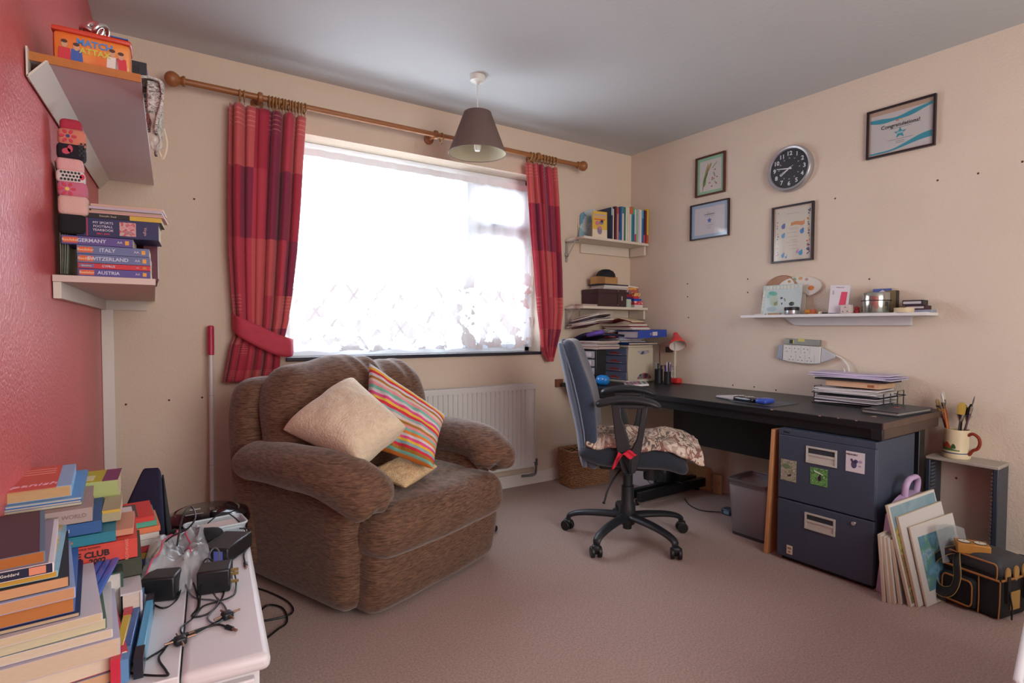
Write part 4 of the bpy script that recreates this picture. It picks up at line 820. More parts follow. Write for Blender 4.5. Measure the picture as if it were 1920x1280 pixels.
mb=MB(); mb.X=Matrix.Translation((.0,0,.305))@Vector((0,0,-1)).rotation_difference(Vector((.50,-.42,-.76))).to_matrix().to_4x4(); mb.lathe([(.010,.022),(.020,.022),(.053,-.045),(.056,-.058)],28,caps=False); mb.build('shade_lining',mat('lamp_inside','#d6cfc6',.5),rl)
o=thing('wall_socket','cream switched wall socket between the drawer box and the red lamp','wall socket',RW(.36,0,.80),ROTR); one('plate',ccol('#cdbfa8'),o,-.05,.09,-.01,0,.0,.16,bevel=.003); one('plug',ccol('#3a2a26'),o,.03,.07,-.05,-.01,.10,.14,bevel=.004)
# paper mountain --------------------------------------------------
def sheetpile(nm,label,cat,loc,w,d,h,cols,rz,n_,group=None,jit=.012,curl=.0):
    t=thing(nm,label,cat,loc,rz,group); z=0
    for i in range(n_):
        th=h/n_; jx,jy,a=random.uniform(-jit,jit),random.uniform(-jit,jit),random.uniform(-.08,.08)
        mb=MB()
        def f(u,v,s=0): 
            x=(u-.5)*w; y=(v-.5)*d; return (x*math.cos(a)-y*math.sin(a)+jx,x*math.sin(a)+y*math.cos(a)+jy,z+th*.5+curl*math.sin(u*3.1+i)*(.4+.6*v))
        mb.grid(f,8,4).build('sheet',ccol(cols[i%len(cols)]),t,solid=th*.8,smooth=False); z+=th
    return t
TW=lambda s,d,z: RW(s,d,z)
sheetpile('magazines','stack of pinkish magazines on top of the black drawer tower','magazines',TW(.16,.52,DZ+.237),.25,.22,.055,['#b9a29c','#cfc3ba','#a98f8c','#d8cec6','#b5a8a4'],ROTR+.1,7,curl=.003)
o=thing('ring_folder','dark navy and purple curved plastic folder leaning on the magazines','folder',TW(.17,.50,DZ+.302),ROTR,rot=(R_(-3),R_(-9),ROTR+.1))
def bend(u,v): x=(u-.5)*.30; return (x,(v-.5)*.22,.026*math.sin(u*3.14)+.008)
MB().grid(bend,14,4).build('cover',ccol('#161c3a'),o,solid=.016); one('purple_half',ccol('#5c3f9c'),o,.0,.15,-.118,-.09,.01,.04,bevel=.01)
o=sheetpile('papers','grey and maroon loose folders wedged under the lower corner shelf','papers',TW(.14,.53,DZ+.395),.22,.20,.075,['#5a2a38','#b0a69e','#d2c8bc','#8f8a8a','#3c3038','#c9bfb4','#a89c94'],ROTR+.25,7,curl=.008,jit=.02); o.rotation_euler=(R_(4),R_(-10),ROTR+.25)
z0=DZ+.265
o=book('dark blue flat folder lying on the desktop drawer box',tuple(RW(.17,.34,z0)),ROTR,.29,.30,.014,'#123a7c','flat',None,nm='document_folder',cat='folder')
sheetpile('papers','pale papers and envelopes under the blue lever arch file','papers',TW(.14,.25,z0+.016),.27,.22,.030,['#b9b9c8','#cfcdd2','#a9a8b8','#d8d2cc','#c6c0c4','#b0b4c8'],ROTR-.15,7,curl=.003,jit=.02)
la=thing('lever_arch_file','bright blue lever arch file with a white spine label on the paper pile','ring binder',TW(.295,.20,z0+.05),ROTR,rot=(0,R_(-2),ROTR+R_(90)))
bf_=ccol('#2a48a8'); one('spine',bf_,la,-.13,.16,-.10,-.096,0,.052,bevel=.001); one('lower_board',bf_,la,-.13,.16,-.096,.12,0,.003); one('upper_board',bf_,la,-.13,.16,-.096,.12,.049,.052); one('label',ccol('#c9c2c6'),la,.01,.06,-.1008,-.0998,.013,.040); one('finger_ring',ccol('#8a9098'),la,-.015,.0,-.1008,-.0998,.018,.034); one('sheets',ccol('#cfcdd4'),la,-.12,.15,-.085,.10,.004,.046)
sheetpile('papers','jumbled white and red papers beside the blue lever arch file','papers',TW(.07,.28,z0+.048),.15,.20,.055,['#c8384a','#d6d2d0','#b8b2b8','#e0dcd8','#9a5a60','#cfc8c4','#bdb6c0','#d8d4d0'],ROTR+.2,8,curl=.006,jit=.025)
sheetpile('papers','white papers with a red folder above the blue lever arch file','papers',TW(.17,.22,z0+.104),.25,.20,.040,['#cfc4b8','#e4e0dc','#d8d2cc','#a8283c','#e4ddd4','#d9cbb8'],ROTR+.08,6,curl=.002,jit=.02)
o=thing('open_book','open paperback lying face down on top of the paper pile','book',TW(.17,.24,z0+.147),ROTR+.2)
MB().grid(lambda u,v:((u-.5)*.26,(v-.5)*.17,.004+.026*(1-abs(2*u-1))**.8),16,4).build('cover',ccol('#8f2434'),o,solid=.002)
MB().grid(lambda u,v:((u-.5)*.25,(v-.5)*.165,.012+.030*(1-abs(2*u-1))**.8),16,4).build('pages',ccol('#d9c9a8'),o,solid=.006)
# on the desk: notebook, phone, mouse, mat, letter tray
mt=thing('mouse_mat','grey mouse mat near the front of the desk','mouse mat',RW(1.40,.50,DZ+.0006),ROTR); one('mat_sheet',mat('mat_grey','#5b6068',.7),mt,-.13,.13,-.11,.11,0,.003,bevel=.0015)
o=sheetpile('notebook','small open white notebook at the left of the mouse mat','notebook',RW(1.235,.50,DZ+.001),.14,.13,.012,['#2c2e38','#b9b6b8','#cdc9cc'],ROTR-.3,3,jit=.003)
o=thing('spectacles_case','dark glasses case with blue glints between notebook and mouse','case',RW(1.35,.57,DZ+.004),ROTR-.2); mb=MB(); mb.rbox((0,0,.013),(.065,.030,.012),.012,8); mb.build('case',mat('glossy_dark','#20242e',.15,coat=.6),o); 
for x in (-.03,.03): mb=MB(); mb.tube([(x+.016*math.cos(a),.014*math.sin(a),.027) for a in [i*.52 for i in range(12)]],.0022,6,closed=True); mb.build('lens_rim',chrome,o)
o=thing('computer_mouse','blue and black computer mouse on the grey mat','computer mouse',RW(1.455,.575,DZ+.004),ROTR); mb=MB(); mb.rbox((0,0,.013),(.03,.045,.013),.013,8,lambda q:Vector((q.x,q.y,q.z+.004*math.cos(q.y*30)))); mb.build('shell',mat('mouse_blue','#2f4fb0',.25),o)
tray=thing('letter_tray','black wire letter tray at the right end of the desk','letter tray',RW(1.71,.17,DZ+.001),ROTR); wm=mat('black_wire','#0f1114',.4)
mb=MB()
for z in (.003,.055):
    x1,y1=.165,.125
    mb.tube([(-x1,-y1,z),(x1,-y1,z),(x1,y1,z),(-x1,y1,z)],.0025,6,closed=True)
for i in range(9): x=-.165+i*.33/8; mb.tube([(x,-.125,.003),(x,.125,.003)],.0016,5)
mb.tube([(-.165,-.10,.003),(-.165,-.10,.085),(-.165,-.03,.085),(-.165,-.03,.003)],.0025,6).tube([(-.165,.03,.003),(-.165,.03,.095),(-.165,.10,.095),(-.165,.10,.003)],.0025,6).tube([(.165,-.125,.0),(.165,-.125,.075),(.165,-.05,.075),(.165,-.05,.0)],.0025,6).tube([(.165,.03,.003),(.165,.03,.08),(.165,.10,.08),(.165,.10,.003)],.0025,6)
mb.build('wire_frame',wm,tray)
sheetpile('papers','mixed white papers stacked in the wire letter tray','papers',RW(1.70,.17,DZ+.008),.29,.21,.075,['#c9c8d2','#2a2c34','#bdbac4','#8f8c88','#d6d3da','#24262c','#cbc8d0','#b8b5ba','#dcdadf','#c4bfb8','#d6d3da'],ROTR+.03,11,curl=.004,jit=.015)
o=stackitem('wooden_book_box','pale wooden box like a book above the letter tray papers','box',RW(1.71,.15,DZ+.090),.25,.17,.030,mat('pale_wood','#c9a583',.6,var=.08,vscale=8),ROTR)
one('rust_mark',ccol('#9a5a34'),o,.07,.10,-.0856,-.085,.006,.018)
stackitem('black_folder','black flat folder on the pale wooden box above the letter tray','folder',RW(1.70,.16,DZ+.1205),.33,.18,.009,ccol('#1d1a20'),ROTR)
sheetpile('papers','lilac plastic wallets topping the letter tray pile below the power socket','plastic wallets',RW(1.69,.15,DZ+.132),.36,.20,.026,['#b9b4c8','#c4bcd6','#b6accc','#c9c0da'],ROTR+.05,4,curl=.006,jit=.02)
o=thing('ring_folder','dark grey folder with a red mark lying on the right end of the desk','folder',RW(1.935,.31,DZ+.001),ROTR-.05,rot=(R_(0),R_(0),ROTR-.06)); one('lower_board',ccol('#33363c'),o,-.08,.075,-.15,.17,0,.004); one('sheets',ccol('#8f8a84'),o,-.075,.068,-.145,.165,.004,.014); one('upper_board',mat('folder_grey','#3c3f45',.4),o,-.08,.075,-.15,.17,.014,.018); one('red_mark',ccol('#c8344a'),o,-.02,.0,.02,.035,.018,.0186); one('clip',chrome,o,-.07,-.02,-.155,-.13,.018,.021)
# ------------------------------------------------------------ things on the right wall
def frame(label,s0,s1,z0,z1,fm,inner,mw=.008,art=None,gloss=True,rz=0,matc='#d8cfc4'):
    w,h=(s1-s0)/2,(z1-z0)/2; t=thing('picture_frame',label,'picture frame',RW((s0+s1)/2,.001,(z0+z1)/2),ROTR,'framed pictures on the right wall',rot=(0,rz,ROTR)); d=.018
    mb=MB()
    def mitre(pts): mb.add([(x,y,z) for (x,z) in pts for y in (-d,0)],[(0,2,4,6),(1,7,5,3),(0,1,3,2),(2,3,5,4),(4,5,7,6),(6,7,1,0)])
    a,b_=w,h; c,e_=w-mw,h-mw
    mb=MB(); 
    for q in ([(-a,-b_),(a,-b_),(c,-e_),(-c,-e_)],[(a,-b_),(a,b_),(c,e_),(c,-e_)],[(a,b_),(-a,b_),(-c,e_),(c,e_)],[(-a,b_),(-a,-b_),(-c,-e_),(-c,e_)]): mitre(q)
    mb.build('frame_moulding',fm,t,smooth=False)
    one('mount',inner,t,-c,c,-.006,-.001,-e_,e_,smooth=False)
    if art: art(t,c,e_)
    one('glass',glassm,t,-c,c,-.0105,-.0095,-e_,e_,smooth=False)
    return t
Y=-.0066
def bl(t,pts,col,nm='print',y=Y): return blob(t,pts,ccol(col) if isinstance(col,str) else col,nm,y)
brf=mat('brown_frame_wood','#54291f',.4,var=.1,vscale=20); bkf=mat('black_brown_frame','#241a20',.35)
def art1(t,w,h):
    bl(t,[rc_(-w+.02,w-.02,-h+.02,h-.02)],'#c9c8c4',y=Y)
    for p,c_ in ((ell(-.035,.0,.010,.05,14,-.35),'#5d8a48'),(ell(-.045,-.04,.012,.03,14,-.2),'#6f9a55'),(ell(-.01,.05,.008,.035,14,-.5),'#a8906a'),(ell(-.03,.035,.006,.05,12,-.3),'#b09a70'),(ell(.03,.06,.003,.03,8,-.8),'#8a8a5c'),(ell(-.055,-.07,.003,.03,8,-.1),'#7a7a58'),(ell(.03,.0,.004,.02,8,.4),'#7d8a8c'),(ell(.02,-.03,.016,.004,8,.3),'#8a7a6c'),(ell(.04,-.055,.003,.018,8,.6),'#6a9a58')): bl(t,[p],c_,y=Y-.0005)
    for x,z in ((.035,.03),(.015,-.02),(.05,-.02),(.012,-.075),(.045,-.06),(-.005,-.05)): bl(t,[ell(x,z,.007,.004,8,.5)],'#b0483c',y=Y-.0010)
frame('brown framed botanical drawing with mint green mount above the blue certificate',.598,.822,1.953,2.214,brf,ccol('#8fc4a4'),.010,art1)
def star(cx,cz,r): return [(cx+(r if i%2==0 else r*.42)*math.sin(math.pi*i/5),cz+(r if i%2==0 else r*.42)*math.cos(math.pi*i/5)) for i in range(10)]
def art2(t,w,h):
    bl(t,[rc_(-w+.025,w-.025,-h+.022,h-.022)],'#c8c9ce'); bl(t,[star(.0,.0,.020)],'#3f63a8',y=Y-.0005)
    text('Congratulations!',.012,(.0,Y-.001,.042),ccol('#5a6070'),t)
    bl(t,[rc_(-.035,.035,.028,.030),rc_(-.03,.03,-.030,-.028),rc_(-.018,.018,-.042,-.040),rc_(-.012,.012,-.052,-.050)],'#8a8c98',y=Y-.0005); bl(t,[rc_(-.02,.0,.052,.056)],'#c89a5a',y=Y-.0005)
frame('dark framed pale blue certificate with a small blue star',.560,.856,1.668,1.906,bkf,ccol('#9fb8cf'),.008,art2)
def art3(t,w,h):
    random.seed(11)
    bl(t,[rc_(-w+.012,w-.006,-h+.008,h-.008)],'#ccc9bc')
    cs=['#2f6f9c','#3f8a7c','#c9484f','#cf9a3c','#2c4a7c','#8a5a9c']
    for i in range(34):
        z=random.uniform(-h+.03,h-.03); bl(t,[ell(w-.020+random.uniform(-.008,.008),z,.0045,.0045,8)],cs[i%6],y=Y-.0005)
        if i<16: bl(t,[ell(-w+.024+random.uniform(-.004,.004),z,.003,.004,7)],cs[(i+1)%6],y=Y-.0005)
    bl(t,[[(-.01,.062),(.02,.068),(.055,.062),(.07,.068),(.07,.045),(.055,.038),(.02,.048),(-.01,.044)]],'#c98a5c',y=Y-.0005)
    for x,z,r_,c_ in ((-.055,.045,.012,'#5d6fa8'),(-.055,-.01,.011,'#5d9ac8'),(.055,.005,.012,'#3f8ac0'),(.05,-.118,.012,'#4a9ac4'),(-.055,-.125,.010,'#5d8fc0'),(.03,-.11,.008,'#b09ac4'),(-.035,-.135,.006,'#5d9ac8')): bl(t,[ell(x,z,r_,r_*1.2,9),ell(x+.006,z+.012,r_*.5,r_*.6,8)],c_,y=Y-.0010)
    for i,z in enumerate((.115,.03,.022,.005,-.02,-.04,-.052,-.07,-.09)): bl(t,[rc_(-.035+.01*(i%3),.035-.008*(i%2),z,z+.0015)],'#9a9488',y=Y-.0005)
frame('black framed cream certificate with coloured dots along its edges below the clock',1.147,1.392,1.460,1.790,bkf,ccol('#cbbfae'),.010,art3)
def art4(t,w,h):
    bl(t,[rc_(-w+.006,w-.006,-h+.006,h-.022)],'#bfbdbc')
    te='#2c8fa6'
    top=[];bot=[]
    n_=16
    up=[(-w+.006+(2*w-.012)*i/n_, h-.034-.018*math.sin(math.pi*1.1*i/n_+.2)*(1 if i<n_ else 1)-.010*(1-i/n_)) for i in range(n_+1)]
    wid=[.014+.010*math.sin(math.pi*2*i/n_+.4)**2 for i in range(n_+1)]
    bl(t,[[ (x,z+wd/2) for (x,z),wd in zip(up,wid)]+[(x,z-wd/2) for (x,z),wd in zip(up,wid)][::-1]],te,'wave_band',Y-.0005)
    lo=[(-w+.006+(2*w-.012)*i/n_, -h+.012+.042*sm(.25,1,i/n_)) for i in range(n_+1)]; wid=[.008+.022*sm(.3,1,i/n_) for i in range(n_+1)]
    bl(t,[[ (x,z+wd/2) for (x,z),wd in zip(lo,wid)]+[(x,z-wd/2) for (x,z),wd in zip(lo,wid)][::-1]],te,'wave_band',Y-.0005)
    text('Congratulations!',.0255,(.0,Y-.001,.022),ccol('#2c3038'),t,bold=.012)
    bl(t,[star(.0,-.020,.029)],te,y=Y-.0010); bl(t,[rc_(-.014,.014,-.024,-.014)],'#8fb8c4',y=Y-.0015)
    bl(t,[rc_(-.05,.05,.006,.008),rc_(-.055,.055,-.050,-.048),rc_(-.02,.02,-.060,-.058),rc_(-.018,.018,-.068,-.066)],'#6f7074',y=Y-.0005)
    bl(t,[rc_(-.02,-.006,.042,.047)],'#c85a4a',y=Y-.0005); bl(t,[rc_(-.004,.01,.044,.049)],'#cfae4a',y=Y-.0005)
frame('large framed white and teal Congratulations certificate with star, farthest right',1.655,1.955,1.950,2.193,bkf,ccol('#b39a86'),.009,art4)
# clock
ck=thing('wall_clock','round silver rimmed wall clock with black dial and white numerals','clock',RW(1.252,.0,1.998),ROTR)
mb=MB(); mb.X=Matrix.Rotation(R_(90),4,'X'); mb.lathe([(.131,0),(.133,.012),(.131,.030),(.124,.038),(.114,.036),(.110,.028)],56,caps=False); mb.build('rim',mat('brushed_silver','#b8b8bc',.32,.75),ck)
mb=MB(); mb.X=Matrix.Rotation(R_(90),4,'X'); mb.lathe([(0,.024),(.112,.024)],48,caps=False); mb.build('dial',mat('dial_black','#22262e',.5),ck)
wn_=ccol('#d9dce2')
for i in range(1,13):
    a=R_(30*i); text(str(i),.034,(.088*math.sin(a),-.0252,.086*math.cos(a)),wn_,ck,name='numeral',bold=.02)
    text(str(i+12 if i<12 else 24),.009,(.060*math.sin(a),-.0252,.060*math.cos(a)),wn_,ck,name='inner_numeral')
def hand(a,l,w,tail,y,nm): 
    mb=MB(); a=R_(a); d_=Vector((math.sin(a),0,math.cos(a))); n_=Vector((d_.z,0,-d_.x)); P=[-d_*tail-n_*w,-d_*tail+n_*w,d_*l+n_*w*.6,d_*l-n_*w*.6]; mb.prism([(p.x,p.z) for p in P],y-.001,y); mb.build(nm,wn_,ck)
hand(278,.075,.0035,.015,-.027,'minute_hand'); hand(233,.060,.0035,.012,-.0285,'hour_hand'); hand(62,.030,.0012,.06,-.030,'second_hand')
MB().ball((0,-.030,0),.005,8,6).build('centre_cap',wn_,ck)
mb=MB(); mb.X=Matrix.Rotation(R_(90),4,'X'); mb.lathe([(0,.034),(.110,.034)],40,caps=False); mb.build('glass',glassm,ck)
# wall shelf
SZ=1.151
ws_=thing('wall_shelf','white wall shelf with a batten underneath, above the desk','wall shelf',RW(1.0,0,SZ),ROTR); wsm=mat('white_shelf','#dcdcdc',.4)
one('shelf_board',wsm,ws_,.03,.985,-.14,0,-.016,0,bevel=.002)
mb=MB(); mb.prism([(.235,-.016),(.88,-.016),(.88,-.062),(.30,-.062)],-.02,0); mb.build('batten',mat('white_batten','#cfcfd0',.5),ws_,bevel=.002)
def onsh(px,d): 
    P=at_r(px,560,d); s_,_,_=sdz(P); return RW(s_,d,SZ+.0006)
wp=thing('wooden_plate','round brown wooden plate leaning against the wall behind the glass picture','plate',onsh(1462,.028),ROTR,rot=(R_(-7),0,ROTR)); mb=MB(); mb.X=Matrix.Translation((0,0,.118))@Matrix.Rotation(R_(90),4,'X'); mb.lathe([(0,0),(.11,.0),(.118,.005),(.113,.010),(.098,.007),(0,.006)],44); mb.build('disc',mat('turned_wood','#9a6f50',.45,var=.12,vscale=18),wp)
pl=thing('paint_palette','white oval artist palette with dried paint dabs behind the glass picture','paint palette',onsh(1500,.022),ROTR,rot=(R_(-4),0,ROTR)); mb=MB(); 
P=[]
for i in range(40):
    a=2*math.pi*i/40; x=.125*math.cos(a); z=.160+.060*math.sin(a)
    if math.sin(a)<-.2 and math.cos(a)<.45: z=max(z,.118)
    P.append((x-.01,z))
mb.prism(P,-.004,0); mb.prism([(-.09,0.001),(.03,0.001),(.03,.125),(-.09,.125)],-.004,0); mb.build('palette_board',mat('palette_white','#cdc8bf',.3),pl)
for x,z,c_,r_ in ((-.04,.205,'#7f9a6a',.012),(-.005,.208,'#c9a060',.012),(.03,.200,'#b08a8a',.010),(.058,.150,'#c87a30',.017),(-.07,.195,'#a88a4a',.010)): blob(pl,[ell(x,z,r_,r_*.8)],ccol(c_),'paint_dab',-.0046)
gp=thing('glass_picture','pale aqua glass picture tile with stepped border on the wall shelf','picture',onsh(1465,.065),ROTR,rot=(R_(-9),0,ROTR))
one('tile',mat('aqua_tile','#b4c4c4',.25),gp,-.125,.11,-.004,0,0,.178,bevel=.001)
for i in range(10): one('border_square',ccol('#c9cfc4'),gp,-.105+i*.0215,-.0895+i*.0215,-.0055,-.004,.152,.172)
for i in range(7): one('border_square',ccol('#c9cfc4'),gp,-.122,-.108,-.0055,-.004,.006+i*.0205,.022+i*.0205)
for p,c_ in ((ell(-.06,.128,.026,.012,14,-.2),'#5fb0a0'),(ell(-.085,.115,.012,.016),'#8cc4ba'),(ell(-.05,.085,.026,.034),'#a9bfae'),(ell(-.035,.065,.012,.012),'#a9b480'),(ell(-.005,.098,.008,.007),'#5c6478'),(ell(.015,.088,.005,.012,10,.4),'#8a8c84'),(ell(-.0,.065,.004,.007),'#4c5478'),(ell(.058,.062,.016,.012),'#39424a'),(ell(.064,.066,.010,.007),'#8fa07c'),(ell(-.06,.035,.03,.014),'#a0b8bc')): blob(gp,[p],ccol(c_),'picture_print',-.0048)
o=thing('tin','small silver tin with a black lid in front of the glass picture','tin',onsh(1485,.11),ROTR); MB().lathe([(0,0),(.036,0),(.037,.003),(.037,.024)],28).build('tin_body',mat('tin_silver','#aeb4b8',.28,.7),o); MB().lathe([(.0385,.022),(.039,.024),(.039,.038),(.036,.041),(0,.041)],28).build('lid',blk,o)
def small(nm,label,cat,px,d,shape,m): 
    mb=MB(); shape(mb); o=mb.build(nm,m,None,loc=onsh(px,d),rot=(0,0,ROTR)); return tag(o,label,cat)
small('orange_ball','small ochre ball right of the black lidded tin','ball',1514,.10,lambda mb:mb.ball((0,0,.014),(.017,.014,.014)),ccol('#b07a2c'))
small('orange_block','small orange red block beside the ochre ball','block',1525,.09,lambda mb:mb.box(-.012,.012,-.01,.01,.006,.026).box(-.014,.02,-.012,.012,0,.007),ccol('#b0582c'))
small('cork_stub','tiny cream stub on the wall shelf','stub',1538,.10,lambda mb:mb.lathe([(0,0),(.010,0),(.009,.012),(0,.015)],12),ccol('#c9bfa4'))
small('black_clip','tiny black clip next to the white phone box','clip',1548,.11,lambda mb:mb.box(-.012,.010,-.008,.008,0,.007),blk)
small('wooden_strip','short light wooden strip at the left on the wall shelf','strip',1452,.125,lambda mb:mb.box(-.035,.04,-.006,.006,0,.009),ccol('#a8805c'))
small('white_strip','flat white plastic strip at the left end of the wall shelf','strip',1425,.115,lambda mb:mb.box(-.03,.035,-.01,.01,0,.007),ccol('#cfccc6'))
pb_=thing('phone_box','tall white phone box with a pink picture on the front','box',onsh(1572,.09),ROTR+.35,rot=(R_(-4),R_(3),ROTR+.3)); one('carton',ccol('#d2d2da',.4),pb_,-.045,.045,-.012,.03,0.001,.150,bevel=.001); blob(pb_,[[(.0,.045),(.032,.045),(.036,.115),(.008,.115)]],ccol('#cf4a68'),'phone_picture',-.0126); text('Desire 610',.008,(.0,-.0128,.138),ccol('#5c5c6c'),pb_); text('hTC',.012,(-.03,-.0128,.11),ccol('#3c3c50'),pb_,rot=(R_(90),R_(90),0))
pa=thing('plug_adapter','white square three pin plug adapter in front of the phone box','plug adapter',onsh(1587,.125),ROTR); one('adapter_body',ccol('#c9bdb8',.4),pa,-.024,.024,-.012,.024,0,.044,bevel=.003)
for x,z in ((0,.031),(-.011,.010),(.011,.010)): one('pin_hole',blk,pa,x-.0025,x+.0025,-.0126,-.0118,z-.0025,z+.0025)
small('red_bauble','small red topped trinket between adapter and metal tin','trinket',1607,.09,lambda mb:mb.lathe([(0,0),(.012,0),(.014,.012),(.008,.018),(.013,.026),(.006,.034),(0,.035)],14),ccol('#a8303c'))
bt=thing('biscuit_tin','large shiny silver lidded tin on the wall shelf','tin',onsh(1643,.075),ROTR); tm_=mat('shiny_tin','#b4b8b0',.18,.9)
MB().lathe([(0,0),(.060,0),(.062,.004),(.062,.062)],40).build('tin_body',tm_,bt); MB().lathe([(.0635,.060),(.064,.064),(.064,.098),(.061,.102),(0,.103)],40).build('lid',tm_,bt); MB().tube([(.0645*math.cos(a),.0645*math.sin(a),.062) for a in [i*math.pi/20 for i in range(40)]],.0022,6,closed=True).build('black_band',blk,bt)
o=thing('blister_card','blue hanging card packet sticking up behind the silver tin','packet',onsh(1655,.018),ROTR); one('card',ccol('#4a5a9c'),o,-.045,.04,-.003,0,.0,.125); blob(o,[[(-.016,.108),(.014,.108),(.008,.113),(0,.119),(-.010,.113)]],ccol('#d6d6de'),'hanger_slot',-.0034); o.children[0].scale=(1,1,1)
o=thing('tall_carton','olive brown carton standing behind the silver tin','box',onsh(1670,.03),ROTR+.1); one('carton',ccol('#6f6446'),o,-.02,.028,-.02,.02,0,.112,bevel=.001); one('dark_edge',ccol('#2c2a22'),o,.028,.031,-.02,.02,0,.112)
o=small('tape_roll','flat roll of cream masking tape on the wall shelf','tape roll',1696,.105,lambda mb:mb.lathe([(.022,0),(.042,0),(.042,.022),(.022,.022),(.022,0)],32,caps=False),ccol('#cfbf9a'))
def pk_(label,px,d,w,dd,h,z,col,rz=0):
    o=one('jewel_box',ccol(col),None,-w/2,w/2,-dd/2,dd/2,0,h,loc=onsh(px,d)+ZV*z,rot=(0,0,ROTR+rz),bevel=.001); tag(o,label,'case','small cases at the right end of the wall shelf'); one('page_edge',ccol('#b9b6bc'),o,-w/2+.004,w/2-.008,-dd/2-.0006,-dd/2,h*.3,h*.75); return o
pk_('lowest dark red case of the pair at the right end of wall shelf',1722,.065,.085,.07,.020,.012,'#3c1c28'); pk_('black case topping the pair at the right end of wall shelf',1716,.065,.085,.07,.026,.0325,'#2a222c',.05)
o=small('card_packet','small blue and cream packet under the dark cases','packet',1730,.07,lambda mb:mb.box(-.06,.045,-.035,.035,0,.011),ccol('#8a94a8'))
# extension socket and spirit level on the wall
es=thing('extension_socket','white six way extension socket mounted on the right wall below the shelf','extension socket',RW(1.355,.001,.928),ROTR,rot=(0,R_(2),ROTR)); ew=mat('socket_white','#cfd0cc',.35)
mb=MB(); mb.prism([(-.115,-.045),(-.08,-.052),(0,-.056),(.075,-.052),(.10,-.046),(.10,.046),(.0,.047),(-.115,.046)],-.032,0); mb.build('body',ew,es,bevel=.004)
mb=MB(); mb.prism([(.101,-.044),(.125,-.035),(.17,-.012),(.175,.0),(.17,.010),(.125,.030),(.101,.044)],-.030,0); mb.build('cable_end',mat('socket_grey','#b9bcc0',.4),es,bevel=.004)
mb=MB(); mb.prism([(-.150,-.030),(-.142,-.043),(-.117,-.046),(-.117,.046),(-.142,.042),(-.150,.030)],-.030,0); mb.build('end_cap',mat('end_cap_blue_grey','#8f9aa8',.35),es,bevel=.004)
for i in range(3):
    x=-.085+i*.052; 
    for (a,b_) in ((x-.012,.028),(x+.010,.026),(x-.006,.008)): one('socket_hole',blk,es,a-.0025,a+.0025,-.0326,-.0318,b_-.002,b_+.002)
    x2=x+.025
    for (a,b_) in ((x2-.004,-.020),(x2-.014,-.038),(x2+.008,-.038)): one('socket_hole',blk,es,a-.0025,a+.0025,-.0326,-.0318,b_-.002,b_+.002)
    one('divider_line',ccol('#a8aaa8'),es,x+.022,x+.0235,-.0325,-.0318,.0,.045); one('divider_line',ccol('#a8aaa8'),es,x2+.024,x2+.0255,-.0325,-.0318,-.050,-.004)
o=MB().tube(smoothpath([RW(1.528,.016,.925),RW(1.57,.02,.905),RW(1.60,.025,.86),RW(1.605,.04,.80),RW(1.60,.08,DZ+.17)],6),.004,8).build('socket_cable',whitep); tag(o,'white cable curving down from the extension socket to the desk','cable')
sl=thing('spirit_level','short grey spirit level resting on top of the extension socket','spirit level',RW(1.352,.018,.977),ROTR,rot=(0,R_(2),ROTR)); one('body',mat('level_grey','#8a8c84',.4,.4),sl,-.105,.095,-.012,.012,0,.034,bevel=.002); one('vial',mat('vial_yellow','#c9c46a',.2),sl,-.025,.012,-.0128,.0,.020,.0345); one('vial_window',ccol('#2a2c24'),sl,-.075,-.055,-.0126,-.011,.006,.028); one('vial',mat('vial_yellow','#c9c46a',.2),sl,-.054,-.048,-.0128,-.011,.008,.028)
# ------------------------------------------------------------ right hand corner on the floor
rk=thing('cd_rack','open dark ribbed storage rack with a pale top standing against the right wall','rack',RW(2.13,.0,0),ROTR); rb_=mat('rack_blue_black','#2c3644',.4)
one('top_plate',mat('rack_top','#a89f96',.4),rk,-.13,.135,-.155,-.005,.470,.484,bevel=.003)
for sx_,sg in ((-.13,1),(.115,-1)):
    sd_=one('side_wall',rb_,rk,sx_,sx_+.018,-.15,-.008,.02,.470,bevel=.003)
    for i in range(26): one('rib',mat('rack_rib','#5c6068',.4),sd_,sx_+(.018 if sg>0 else -.006),sx_+(.024 if sg>0 else 0),-.148,-.10,.035+i*.0165,.041+i*.0165,smooth=False)
one('base_plate',rb_,rk,-.13,.135,-.16,-.005,.001,.025,bevel=.003); one('pale_foot',mat('rack_top','#a89f96',.4),rk,-.11,.112,-.15,-.01,.025,.05)
o=thing('black_case','black equipment case behind the camera bag by the right wall','case',RW(2.33,.13,0),ROTR); one('case_body',blk,o,-.02,.15,-.10,.10,0.001,.10,bevel=.006); one('grey_corner',ccol('#8a8680'),o,.06,.15,-.103,.0,.075,.103)
mug=thing('mug','cream pottery mug painted with a red roofed cottage, standing on the rack','mug',RW(2.095,.08,.4845),ROTR); mc_=mat('mug_cream','#d9cba8',.3)
MB().lathe([(0,.004),(.044,.004),(.050,0),(.053,.006),(.050,.022),(.0475,.05),(.0475,.128),(.0455,.13),(.0435,.128),(.043,.03),(0,.02)],36).build('mug_body',mc_,mug)
MB().lathe([(.0505,.0225),(.0508,.0235),(.0500,.0265),(.0496,.027)],36).build('blue_stripe',ccol('#3a4a70'),mug)
hm=mat('mug_handle_red','#8a3424',.3); MB().tube(smoothpath([(.044,-.012,.108),(.062,-.014,.118),(.082,-.015,.105),(.088,-.016,.080),(.080,-.015,.055),(.062,-.014,.042),(.050,-.012,.022),(.046,-.012,.03)],5),[.007]*36,8).build('handle',hm,mug)
